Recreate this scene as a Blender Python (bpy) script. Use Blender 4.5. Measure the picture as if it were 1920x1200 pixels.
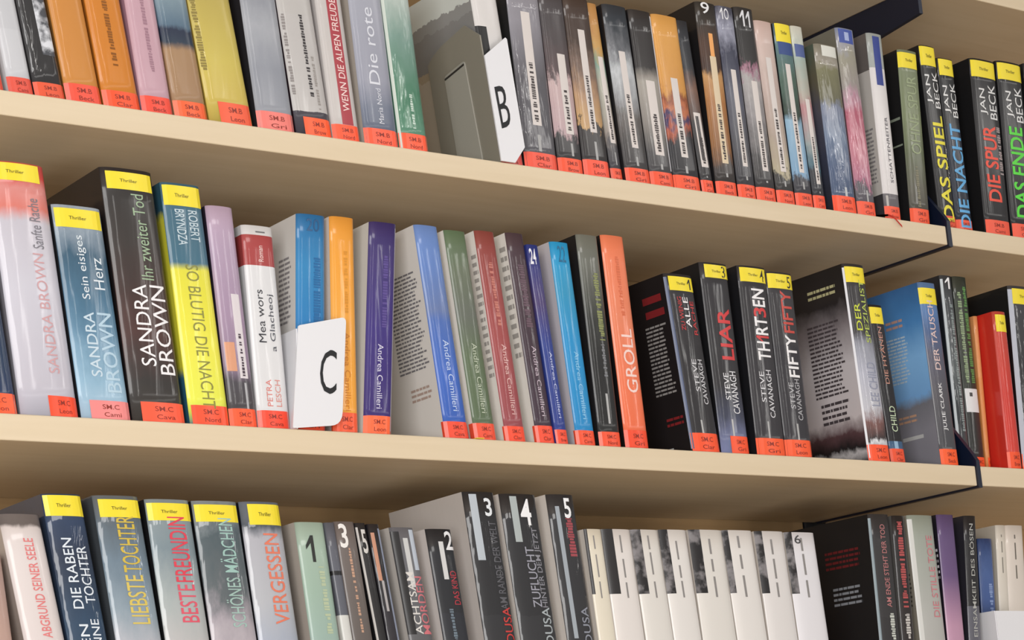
import bpy, bmesh, math, random
from mathutils import Matrix, Vector

for o in list(bpy.data.objects):
    bpy.data.objects.remove(o, do_unlink=True)
SC = bpy.context.scene
COL = SC.collection

# ------------------------------------------------------------------ camera
CAM_RIGHT, CAM_UP, CAM_FORWARD = (0.806533, -0.586521, -0.074140), (-0.075621, -0.226730, 0.971018), (0.586332, 0.777552, 0.227218)
CAM_POS = (-1.906205, -1.683712, -0.372660)
CAM_LENS = 78.613
cam_data = bpy.data.cameras.new('camera')
cam_data.sensor_width = 36.0
cam_data.sensor_fit = 'HORIZONTAL'
cam_data.lens = CAM_LENS
cam_data.clip_start = 0.05
cam = bpy.data.objects.new('camera', cam_data)
COL.objects.link(cam)
R_, U_, F_ = Vector(CAM_RIGHT), Vector(CAM_UP), Vector(CAM_FORWARD)
M = Matrix(((R_.x, U_.x, -F_.x), (R_.y, U_.y, -F_.y), (R_.z, U_.z, -F_.z))).to_4x4()
M.translation = Vector(CAM_POS)
cam.matrix_world = M
SC.camera = cam

# ------------------------------------------------------------------ world, lamps, exposure
W = bpy.data.worlds.new('reading_room_ambient')
SC.world = W
W.use_nodes = True
bg = W.node_tree.nodes['Background']
bg.inputs['Color'].default_value = (1.0, 0.97, 0.93, 1)
bg.inputs['Strength'].default_value = 0.30

def area(name, loc, target, sx, sy, power, color=(1, 0.97, 0.93)):
    l = bpy.data.lights.new(name, 'AREA')
    l.shape = 'RECTANGLE'; l.size = sx; l.size_y = sy; l.energy = power; l.color = color
    o = bpy.data.objects.new(name, l)
    o.location = loc
    o.rotation_euler = (Vector(target) - Vector(loc)).to_track_quat('-Z', 'Y').to_euler()
    COL.objects.link(o)
    return o
# two rows of ceiling tubes over the aisle; two added fills follow below
area('ceiling_light', (-0.6, -1.5, 1.3), (-0.6, -0.4, 0), 3.2, 0.16, 5)
area('ceiling_light.001', (1.4, -2.4, 1.3), (0.3, 0, 0), 3.2, 0.16, 7)
# unseen strip lamps added further away so the spine foil mirrors streaks
for i_, (lx, ly) in enumerate(((-3.2, -4.2), (-0.6, -4.8), (1.6, -4.6), (3.4, -4.2))):
    area('streak_lamp' + ('.%03d' % i_ if i_ else ''), (lx, ly, 1.42), (-0.5, 0, 0.1), 0.10, 1.3, 11)
area('fill_light', (-3.0, -2.3, 0.0), (-0.5, 0.1, 0.0), 1.5, 1.7, 80, (1, 0.985, 0.97))  # unseen fill added near the camera to brighten the books' left faces
area('fill_light.001', (-1.0, -3.7, -1.15), (-0.5, 0, 0.1), 2.2, 1.0, 62, (1, 0.97, 0.94))  # low fill added in place of bounce light onto the shelf undersides

vs = SC.view_settings
vs.view_transform = 'Standard'
vs.look = 'None'
vs.exposure = -0.42
vs.gamma = 1.0
vs.use_curve_mapping = False

# ------------------------------------------------------------------ helpers
def lin(h):
    v = [int(h[i:i + 2], 16) / 255 for i in (0, 2, 4)]
    return tuple(c / 12.92 if c <= 0.04045 else ((c + 0.055) / 1.055) ** 2.4 for c in v) + (1.0,)

def link(name, mesh, mat=None, parent=None):
    o = bpy.data.objects.new(name, mesh)
    COL.objects.link(o)
    if mat:
        for m in (mat if isinstance(mat, list) else [mat]):
            mesh.materials.append(m)
    if parent:
        o.parent = parent
    return o

def empty(name, loc, label, cat, group=None):
    o = bpy.data.objects.new(name, None)
    o.empty_display_size = 0.02
    o.location = loc
    COL.objects.link(o)
    o['label'] = label; o['category'] = cat
    if group: o['group'] = group
    return o

def from_bm(bm, name):
    me = bpy.data.meshes.new(name)
    bm.normal_update()
    bm.to_mesh(me); bm.free()
    return me

def poly_mesh(name, verts, faces):
    me = bpy.data.meshes.new(name)
    me.from_pydata(verts, [], faces)
    me.update()
    return me

def box_bm(bm, x0, x1, y0, y1, z0, z1):
    v = [bm.verts.new(p) for p in ((x0, y0, z0), (x1, y0, z0), (x1, y1, z0), (x0, y1, z0), (x0, y0, z1), (x1, y0, z1), (x1, y1, z1), (x0, y1, z1))]
    for f in ((0, 3, 2, 1), (4, 5, 6, 7), (0, 1, 5, 4), (1, 2, 6, 5), (2, 3, 7, 6), (3, 0, 4, 7)):
        bm.faces.new([v[i] for i in f])

def bevelled_box(name, x0, x1, y0, y1, z0, z1, bev, seg=2):
    bm = bmesh.new()
    box_bm(bm, x0, x1, y0, y1, z0, z1)
    bmesh.ops.bevel(bm, geom=bm.edges[:], offset=bev, segments=seg, affect='EDGES', profile=0.5)
    return from_bm(bm, name)

def prism_x(name, pts, x0, x1, bev=0.0):
    """outline given in (y, z), thickness along x"""
    bm = bmesh.new()
    a = [bm.verts.new((x0, y, z)) for y, z in pts]
    b = [bm.verts.new((x1, y, z)) for y, z in pts]
    bm.faces.new(a); bm.faces.new(b[::-1])
    n = len(pts)
    for i in range(n):
        bm.faces.new((a[i], b[i], b[(i + 1) % n], a[(i + 1) % n]))
    bmesh.ops.recalc_face_normals(bm, faces=bm.faces[:])
    if bev:
        bmesh.ops.bevel(bm, geom=bm.edges[:], offset=bev, segments=2, affect='EDGES', profile=0.5)
    return from_bm(bm, name)

# ------------------------------------------------------------------ materials
MATS = {}
def new_mat(key):
    m = bpy.data.materials.new(key[:60]); m.use_nodes = True
    nt = m.node_tree
    return m, nt, nt.nodes['Principled BSDF']

def plain(hexc, rough=0.55, coat=0.0, coat_rough=0.2, name=None):
    k = ('plain', hexc, rough, coat)
    if k in MATS: return MATS[k]
    m, nt, b = new_mat(name or 'print_' + hexc)
    b.inputs['Base Color'].default_value = lin(hexc)
    b.inputs['Roughness'].default_value = rough
    b.inputs['Coat Weight'].default_value = coat
    b.inputs['Coat Roughness'].default_value = coat_rough
    MATS[k] = m
    return m

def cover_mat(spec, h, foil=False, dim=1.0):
    """spec 'interp|amount:scale|v colour, v colour ...' printed artwork along the height of the cover"""
    k = ('cover', spec, round(h, 4), foil, dim)
    if k in MATS: return MATS[k]
    interp, ns, stops = spec.split('|')
    stops = [s.split() for s in stops.split(',')]
    m, nt, b = new_mat('printed_cover')
    N, L = nt.nodes, nt.links
    tc = N.new('ShaderNodeTexCoord')
    sep = N.new('ShaderNodeSeparateXYZ'); L.new(tc.outputs['Object'], sep.inputs[0])
    dv = N.new('ShaderNodeMath'); dv.operation = 'DIVIDE'; dv.inputs[1].default_value = h
    L.new(sep.outputs['Z'], dv.inputs[0])
    fac = dv.outputs[0]
    amp, sc = (ns.split(':') if ns else ('0', '0'))
    amp = float(amp); sc = float(sc)
    rnd = random.Random(spec).uniform(0, 40)
    if amp > 0:
        mp = N.new('ShaderNodeMapping'); mp.inputs['Scale'].default_value = (1.6, 1.0, 0.75)
        mp.inputs['Location'].default_value = (rnd, rnd * .7, rnd * .3)
        L.new(tc.outputs['Object'], mp.inputs[0])
        nz = N.new('ShaderNodeTexNoise'); nz.inputs['Scale'].default_value = sc * 1.4
        nz.inputs['Detail'].default_value = 4.0; nz.inputs['Roughness'].default_value = 0.62
        L.new(mp.outputs[0], nz.inputs['Vector'])
        ma = N.new('ShaderNodeMath'); ma.operation = 'MULTIPLY_ADD'
        ma.inputs[1].default_value = amp; 
        sb = N.new('ShaderNodeMath'); sb.operation = 'SUBTRACT'; sb.inputs[1].default_value = 0.5
        L.new(nz.outputs[0], sb.inputs[0]); L.new(sb.outputs[0], ma.inputs[0]); L.new(fac, ma.inputs[2])
        fac = ma.outputs[0]
    cr = N.new('ShaderNodeValToRGB')
    cr.color_ramp.interpolation = 'LINEAR' if interp == 'L' else 'CONSTANT'
    el = cr.color_ramp.elements
    while len(el) < len(stops): el.new(0.5)
    while len(el) > len(stops): el.remove(el[-1])
    for i, (p, c) in enumerate(stops):
        el[i].position = float(p)
    for i, (p, c) in enumerate(stops):
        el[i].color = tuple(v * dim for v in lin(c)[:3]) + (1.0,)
    L.new(fac, cr.inputs[0])
    L.new(cr.outputs[0], b.inputs['Base Color'])
    b.inputs['Roughness'].default_value = 0.6
    b.inputs['Coat Weight'].default_value = 1.0 if foil else 0.7
    b.inputs['Coat Roughness'].default_value = 0.07 if foil else 0.13
    # clear library foil over the print: fine wrinkles running along the spine
    wv = N.new('ShaderNodeTexNoise'); wv.inputs['Scale'].default_value = 60 if foil else 35
    wv.inputs['Detail'].default_value = 2.0
    mp2 = N.new('ShaderNodeMapping'); mp2.inputs['Scale'].default_value = (2.5, 1.0, 0.35 if foil else 0.2)
    mp2.inputs['Location'].default_value = (rnd, 3.1, rnd)
    L.new(tc.outputs['Object'], mp2.inputs[0]); L.new(mp2.outputs[0], wv.inputs['Vector'])
    bp = N.new('ShaderNodeBump'); bp.inputs['Strength'].default_value = 0.5 if foil else 0.3
    bp.inputs['Distance'].default_value = 0.002
    L.new(wv.outputs[0], bp.inputs['Height'])
    L.new(bp.outputs[0], b.inputs['Coat Normal'])
    MATS[k] = m
    return m

def photo_mat(hexa, hexb):
    """small black and white photograph print"""
    k = ('photo', hexa, hexb)
    if k in MATS: return MATS[k]
    m, nt, b = new_mat('photo_print')
    N, L = nt.nodes, nt.links
    tc = N.new('ShaderNodeTexCoord')
    nz = N.new('ShaderNodeTexNoise'); nz.inputs['Scale'].default_value = 90; nz.inputs['Detail'].default_value = 3
    oi = N.new('ShaderNodeObjectInfo')
    ad = N.new('ShaderNodeVectorMath'); ad.operation = 'ADD'
    L.new(tc.outputs['Object'], ad.inputs[0]); L.new(oi.outputs['Location'], ad.inputs[1])
    L.new(ad.outputs[0], nz.inputs['Vector'])
    cr = N.new('ShaderNodeValToRGB')
    e = cr.color_ramp.elements
    e[0].position = 0.44; e[0].color = lin(hexa); e[1].position = 0.62; e[1].color = lin(hexb)
    L.new(nz.outputs[0], cr.inputs[0]); L.new(cr.outputs[0], b.inputs['Base Color'])
    b.inputs['Roughness'].default_value = 0.5
    MATS[k] = m
    return m

def wood_mat(name, ca, cb, stretch=(0.9, 14, 14), rough=0.45):
    m, nt, b = new_mat(name)
    N, L = nt.nodes, nt.links
    tc = N.new('ShaderNodeTexCoord'); mp = N.new('ShaderNodeMapping')
    mp.inputs['Scale'].default_value = stretch
    L.new(tc.outputs['Object'], mp.inputs[0])
    nz = N.new('ShaderNodeTexNoise'); nz.inputs['Scale'].default_value = 7; nz.inputs['Detail'].default_value = 6
    nz.inputs['Distortion'].default_value = 0.6
    L.new(mp.outputs[0], nz.inputs['Vector'])
    cr = N.new('ShaderNodeValToRGB')
    e = cr.color_ramp.elements
    e[0].position = 0.3; e[0].color = lin(ca); e[1].position = 0.7; e[1].color = lin(cb)
    L.new(nz.outputs[0], cr.inputs[0]); L.new(cr.outputs[0], b.inputs['Base Color'])
    b.inputs['Roughness'].default_value = rough
    return m

WOOD = wood_mat('maple_board', 'dac7a8', 'e1cfb2', (0.5, 8, 8))
BACKWOOD = wood_mat('maple_back_panel', 'a98a62', 'b5966c')
NAVY = plain('10182e', 0.4, 0.3, 0.25, 'navy_enamel_steel')
STEEL = plain('15161c', 0.45, 0.2, 0.3, 'dark_steel_post')
PAGE = wood_mat('page_edges', 'cfc3ae', 'e2d8c6', (1, 1, 1), 0.9)
FLOORM = wood_mat('floor_linoleum', 'a88c6c', 'b29674', (1, 1, 1), 0.5)

# ------------------------------------------------------------------ setting
fl = link('floor', poly_mesh('floor', [(-4, -5, -1.72), (3.5, -5, -1.72), (3.5, 1.2, -1.72), (-4, 1.2, -1.72)], [(0, 1, 2, 3)]), FLOORM)
fl['kind'] = 'structure'
wl = link('wall_back', bevelled_box('wall_back', -4, 3.5, 0.60, 0.70, -1.72, 2.6, 0.002, 1), plain('d9d4c8', 0.8, name='wall_paint'))
wl['kind'] = 'structure'

# ------------------------------------------------------------------ shelving
TH, DEEP, XL, XR, GAP = 0.0225, 0.265, -1.32, 0.95, 0.0031
LEVELS = [(0.575 + TH, 'top'), (0.28, ''), (0.0, ''), (-0.28, ''), (-0.56, ''), (-0.98, '')]
bays = []
for (a, b, lab) in ((XL, -GAP, 'light maple library bookcase bay filling most of the view, left of the dark bracket'),
                    (GAP, XR, 'light maple library bookcase bay at the right edge, beyond the dark bracket')):
    e = empty('bookcase', ((a + b) / 2, DEEP / 2, -1.72), lab, 'bookcase', 'library bookcase bays')
    bays.append(e)
    cx, cy, cz = e.location
    for z, nm in LEVELS:
        link('shelf_board', bevelled_box('shelf_board', a - cx, b - cx, 0 - cy, DEEP - cy, z - TH - cz, z - cz, 0.0012), WOOD, e)
    p = link('back_panel', bevelled_box('back_panel', (a if a < -.1 else .0195) - cx, (b if b > .1 else -.0195) - cx, DEEP - cy + .002, DEEP - cy + .012, 0.05, 0.62 + 1.72, 0.001, 1), BACKWOOD, e)
    p['label'] = 'brown wooden back panel'
e = bays[0]; cx, cy, cz = e.location
up = link('upright_post', bevelled_box('upright_post', -0.018 - cx, 0.018 - cx, DEEP - cy + .0005, DEEP - cy + .034, 0, 0.66 + 1.72, 0.002), STEEL, e)
up['label'] = 'dark metal upright post'
for z, nm in LEVELS:
    if nm == 'top':      # the top board hangs on a cantilever plate below it
        pts = [(0.0, z - TH), (0.0, z - TH - 0.034), (0.262, z - TH - 0.062), (0.262, z - TH)]
    else:                # the others sit between plates that rise behind the edge
        pts = [(-0.002, z - TH - 0.0022), (0.26, z - TH - 0.0022), (0.26, z + 0.12), (0.10, z + 0.105), (0.06, z + 0.083), (0.03, z + 0.05), (0.012, z + 0.026), (0.003, z + 0.014), (-0.002, z + 0.006)]
    me = prism_x('shelf_bracket', [(y - cy, zz - cz) for y, zz in pts], -GAP + .0002 - cx, GAP - .0002 - cx)
    br = link('shelf_bracket', me, NAVY, e)
    br['label'] = 'navy blue metal shelf bracket'

# ------------------------------------------------------------------ lettering
TXT = {}
def text_shape(s, bold):
    k = (s, bold)
    if s == '1' and k not in TXT:
        TXT[k] = ([(.62, 0), (1, 0), (1, 1), (.66, 1), (.62, .72), (0, .62), (0, .47)], [(0, 1, 2, 3, 4), (3, 4, 5), (4, 6, 5)])
    if k not in TXT:
        cu = bpy.data.curves.new('lettering', 'FONT')
        cu.body = s; cu.size = 1.0; cu.resolution_u = 3
        cu.offset = (0.0, 0.005, 0.018)[bold]
        o = bpy.data.objects.new('lettering', cu); COL.objects.link(o)
        me = bpy.data.meshes.new_from_object(o)
        bpy.data.objects.remove(o, do_unlink=True)
        vs_ = [(v.co.x, v.co.y) for v in me.vertices]
        fs = [tuple(p.vertices) for p in me.polygons]
        x0 = min(v[0] for v in vs_); x1 = max(v[0] for v in vs_)
        y0 = min(v[1] for v in vs_); y1 = max(v[1] for v in vs_)
        TXT[k] = ([((x - x0) / (x1 - x0), (y - y0) / (y1 - y0)) for x, y in vs_], fs)
        bpy.data.meshes.remove(me)
    return TXT[k]

# ------------------------------------------------------------------ books
class Book:
    def __init__(s, d):
        s.__dict__.update(d)
        s.b = d.get('b', 0.0012); s.r = min(0.0026, d['w'] * 0.09); s.d = d.get('d', 0.128)
        s.rng = random.Random(d['label'])
    def spine_y(s, x):
        t = 2 * x / s.w - 1
        return -s.b * (1 - t * t) + s.r * abs(t) ** 8
    def at(s, q, z, eps=0.0):
        """q metres along the wrapped cover (q<0: back cover, 0..w spine), z up"""
        if q < 0: x, y = -eps, s.r - q
        else:
            x = q; y = s.spine_y(q) - eps
            if q < 1e-6: x = -eps * .5
        return (x - z * s.lean, y, z)
    def strip(s, q0, q1, z0, z1, eps):
        n = 10
        qs = []
        if q0 < 0:
            qs.append(q0); qs.append(-0.00005)
            a = 0.0
        else: a = q0
        if q1 > 0: qs += [a + (q1 - a) * i / n for i in range(n + 1)]
        vs_, fs = [], []
        for q in qs:
            vs_ += [s.at(q, z0, eps), s.at(q, z1, eps)]
        for i in range(len(qs) - 1):
            fs.append((2 * i, 2 * i + 2, 2 * i + 3, 2 * i + 1))
        return vs_, fs

def add_text(B, root, name, txt, dr, u0, u1, z0, z1, color, bold, eps, rough=0.5):
    vs2, fs = text_shape(txt, bold)
    # cut the letters finely enough to follow the rounded spine
    bm = bmesh.new()
    W_, H_ = (u1 - u0) * B.w, (z1 - z0)
    kx, ky = (W_, H_) if dr == 'h' else (H_, W_)
    vv = [bm.verts.new((x * kx, y * ky, 0)) for x, y in vs2]
    for f in fs:
        try: bm.faces.new([vv[i] for i in f])
        except ValueError: pass
    bmesh.ops.triangulate(bm, faces=bm.faces[:])
    lim = B.w / 7
    for _ in range(4):
        ed = [e for e in bm.edges if e.calc_length() > lim]
        if not ed: break
        bmesh.ops.subdivide_edges(bm, edges=ed, cuts=1)
        bmesh.ops.triangulate(bm, faces=[f for f in bm.faces if len(f.verts) > 3])
    bm.verts.index_update()
    vs2 = [(v.co.x / kx, v.co.y / ky) for v in bm.verts]
    fs = [tuple(v.index for v in f.verts) for f in bm.faces]
    bm.free()
    out = []
    for tx, ty in vs2:
        if dr == 'h': u, v = u0 + (u1 - u0) * tx, ty
        elif dr == 'u': u, v = u1 - (u1 - u0) * ty, tx
        else: u, v = u0 + (u1 - u0) * ty, 1 - tx
        out.append(B.at(u * B.w, z0 + (z1 - z0) * v, eps))
    return link(name, poly_mesh(name, out, fs), plain(color, rough, 0.3), root)

def marks(B, root, name, kind, u0, u1, z0, z1, color, eps):
    """rows of tiny letters too small to read"""
    vs_, fs = [], []
    z = z0
    R = B.rng
    while z < z1:
        ln = R.uniform(.0012, .0026) if kind == 'm' else R.uniform(.012, .022)
        gp = (R.uniform(.0004, .0009) if R.random() > .15 else .003) if kind == 'm' else R.uniform(.003, .007)
        e = min(z + ln, z1)
        a, b = u0, u1
        if kind == 'm' and R.random() < .5: a, b = u0 + (u1 - u0) * R.uniform(0, .3), u1 - (u1 - u0) * R.uniform(0, .2)
        k = len(vs_)
        vs_ += [B.at(a * B.w, z, eps), B.at(b * B.w, z, eps), B.at(b * B.w, e, eps), B.at(a * B.w, e, eps)]
        fs.append((k, k + 1, k + 2, k + 3))
        z = e + gp
    return link(name, poly_mesh(name, vs_, fs), plain(color), root)

def back_text(B, root, d0, d1, z0, z1, n, color):
    vs_, fs = [], []
    R = B.rng
    for i in range(n):
        zc = z1 - (z1 - z0) * (i + .5) / n
        hh = (z1 - z0) / n * (.24 if n > 1 else .5)
        q = d1 / 1000
        end = d0 / 1000 + ((d1 - d0) / 1000 * R.uniform(0, .22) if n > 2 else 0)
        while q > end:
            w = min(R.uniform(.003, .011), q - end) if n > 1 else q - end
            k = len(vs_)
            vs_ += [B.at(-q, zc - hh, .0002), B.at(-(q - w), zc - hh, .0002), B.at(-(q - w), zc + hh, .0002), B.at(-q, zc + hh, .0002)]
            fs.append((k, k + 1, k + 2, k + 3))
            q -= w + .0011
    return link('back_cover_text', poly_mesh('back_cover_text', vs_, fs), plain(color), root)

STICKER_NAMES = ['Beck', 'Brow', 'Cami', 'Leon', 'Gri', 'Cava', 'Nord', 'Clar']
def build_book(d):
    B = Book(d)
    zs = {1: .28, 2: 0.0, 3: -.28}[B.row]
    grp = {1: 'books on the top shelf', 2: 'books on the middle shelf', 3: 'books on the lower shelf'}[B.row]
    root = empty('book', (B.x, B.y0, zs + .0002), B.label, 'book', grp)
    h, w, t = B.h, B.w, 0.0006
    foil = bool(d.get('foil'))
    # cover: one wrapped shell, back board, rounded spine, front board
    n = 14
    prof = [(0, B.d)] + [(0, B.d * .5)]
    for i in range(n + 1):
        x = w * (.5 - .5 * math.cos(math.pi * i / n))
        prof.append((x, B.spine_y(x)))
    prof += [(w, B.d * .5), (w, B.d)]
    bm = bmesh.new()
    nz = 8
    ring = []
    for k in range(nz + 1):
        z = h * k / nz
        ring.append([bm.verts.new((x - z * B.lean, y, z)) for x, y in prof])
    m = len(prof)
    for k in range(nz):
        for i in range(m - 1):
            f = bm.faces.new((ring[k][i], ring[k][i + 1], ring[k + 1][i + 1], ring[k + 1][i]))
            spine = 1 < i < m - 3
            f.material_index = 0 if spine else (1 if i <= 1 else 2)
            f.smooth = spine
    tt = min(t, w * .2)
    inn = [[bm.verts.new((min(max(x, tt), w - tt) - z * B.lean, y if y > .01 else y + tt, z)) for x, y in prof] for z in (0, h)]
    for i in range(m - 1):
        for (o_, z_) in ((ring[0], 0), (ring[nz], 1)):
            vsq = (o_[i], inn[z_][i], inn[z_][i + 1], o_[i + 1])
            f = bm.faces.new(vsq if z_ else vsq[::-1])
            f.material_index = 0 if 1 < i < m - 3 else (1 if i <= 1 else 2)
        f = bm.faces.new((inn[0][i + 1], inn[0][i], inn[1][i], inn[1][i + 1]))
        f.material_index = 1
    lf = d.get('lf') or B.sp
    rt = d.get('rt') or ('C||0 ' + lf.split('|')[2].split(',')[-1].split()[1])
    link('cover', from_bm(bm, 'cover'), [cover_mat(B.sp, h, foil, d.get('dim', 1.0)), cover_mat(lf, h, foil), cover_mat(rt, h)], root)
    # page block
    pb = bmesh.new()
    box_bm(pb, tt, w - tt, B.r + tt + .0004, B.d - .0012, .0004, h - .0014)
    for v in pb.verts: v.co.x -= v.co.z * B.lean
    link('page_block', from_bm(pb, 'page_block'), PAGE, root)
    # printed panels, lettering
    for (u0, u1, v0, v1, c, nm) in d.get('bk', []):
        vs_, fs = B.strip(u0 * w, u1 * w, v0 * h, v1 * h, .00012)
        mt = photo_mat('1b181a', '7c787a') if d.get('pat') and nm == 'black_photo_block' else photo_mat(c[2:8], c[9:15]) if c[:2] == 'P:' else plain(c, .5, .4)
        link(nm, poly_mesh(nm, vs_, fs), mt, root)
    for i, (s, dr, u0, u1, v0, v1, c, bold) in enumerate(d.get('tx', [])):
        if s == 'x': marks(B, root, 'small_lettering', dr, u0, u1, v0 * h, v1 * h, c, .00028)
        else: add_text(B, root, 'numeral' if dr == 'h' else 'title_lettering' if i == 0 else 'lettering', s, dr, u0, u1, v0 * h, v1 * h, c, bold, .00030 + B.b * .06)
    for bl in d.get('bl', []):
        back_text(B, root, bl[0], bl[1], bl[2] * h, bl[3] * h, bl[4], bl[5])
    # red shelf mark sticker at the foot
    st = d.get('st', (0, 1, 15, 'f4532c'))
    if st:
        q0, q1, hh, c = st; hh *= 1.12
        q0 = q0 * w if 0 < q0 < 1 else q0 / 1000
        vs_, fs = B.strip(q0, q1 * w, .0006, hh / 1000, .00034)
        s = link('shelf_mark_sticker', poly_mesh('shelf_mark_sticker', vs_, fs), plain(c, .5, .5), root)
        a, b = max(q0 / w, 0), q1
        dk = '8c2412'
        mid = a + (b - a) * .5
        add_text(B, s, 'sticker_lettering', 'SM.' + ('B', 'C', 'D')[B.row - 1], 'h', mid - .2 * (b - a), mid + .22 * (b - a), hh * .00056, hh * .0008, dk, 1, .00055)
        add_text(B, s, 'sticker_lettering', B.rng.choice(STICKER_NAMES), 'h', mid - .18 * (b - a), mid + .25 * (b - a), hh * .00018, hh * .0004, dk, 1, .00055)
    ye = d.get('ye')
    if ye:
        u0, u1, v0, v1 = ye
        vs_, fs = B.strip(u0 * w, u1 * w, v0 * h, v1 * h, .00034)
        s = link('genre_sticker', poly_mesh('genre_sticker', vs_, fs), plain('f2dc28', .5, .4), root)
        uc = (u0 + u1) / 2; vc = (v0 + v1) / 2
        add_text(B, s, 'sticker_lettering', 'Thriller', 'h', uc - .22 * (u1 - u0), uc + .16 * (u1 - u0), (vc - .08 * (v1 - v0)) * h, (vc + .1 * (v1 - v0)) * h, '4a4010', 1, .00055)
    if d.get('ribbon'):
        pts = [(-.0012, .03, .012), (-.0012, -.004, .0045), (.0004, -.0105, .0005), (.005, -.0112, -.004), (.0115, -.0112, -.0095)]
        vs_, fs = [], []
        for (x, y, z) in pts:
            vs_ += [(x, y, z - .0011), (x, y, z + .0011), (x, y - .0003, z + .0011), (x, y - .0003, z - .0011)]
        for i in range(len(pts) - 1):
            k = 4 * i
            for j in range(4):
                fs.append((k + j, k + (j + 1) % 4, k + 4 + (j + 1) % 4, k + 4 + j))
        fs.append((0, 1, 2, 3)); k = 4 * (len(pts) - 1); fs.append((k + 3, k + 2, k + 1, k))
        rb = link('ribbon_marker', poly_mesh('ribbon_marker', vs_, fs), plain('c03020', .7, name='red_ribbon'), root)
        rb['label'] = 'red ribbon marker hanging over the shelf edge'
    return root

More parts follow.
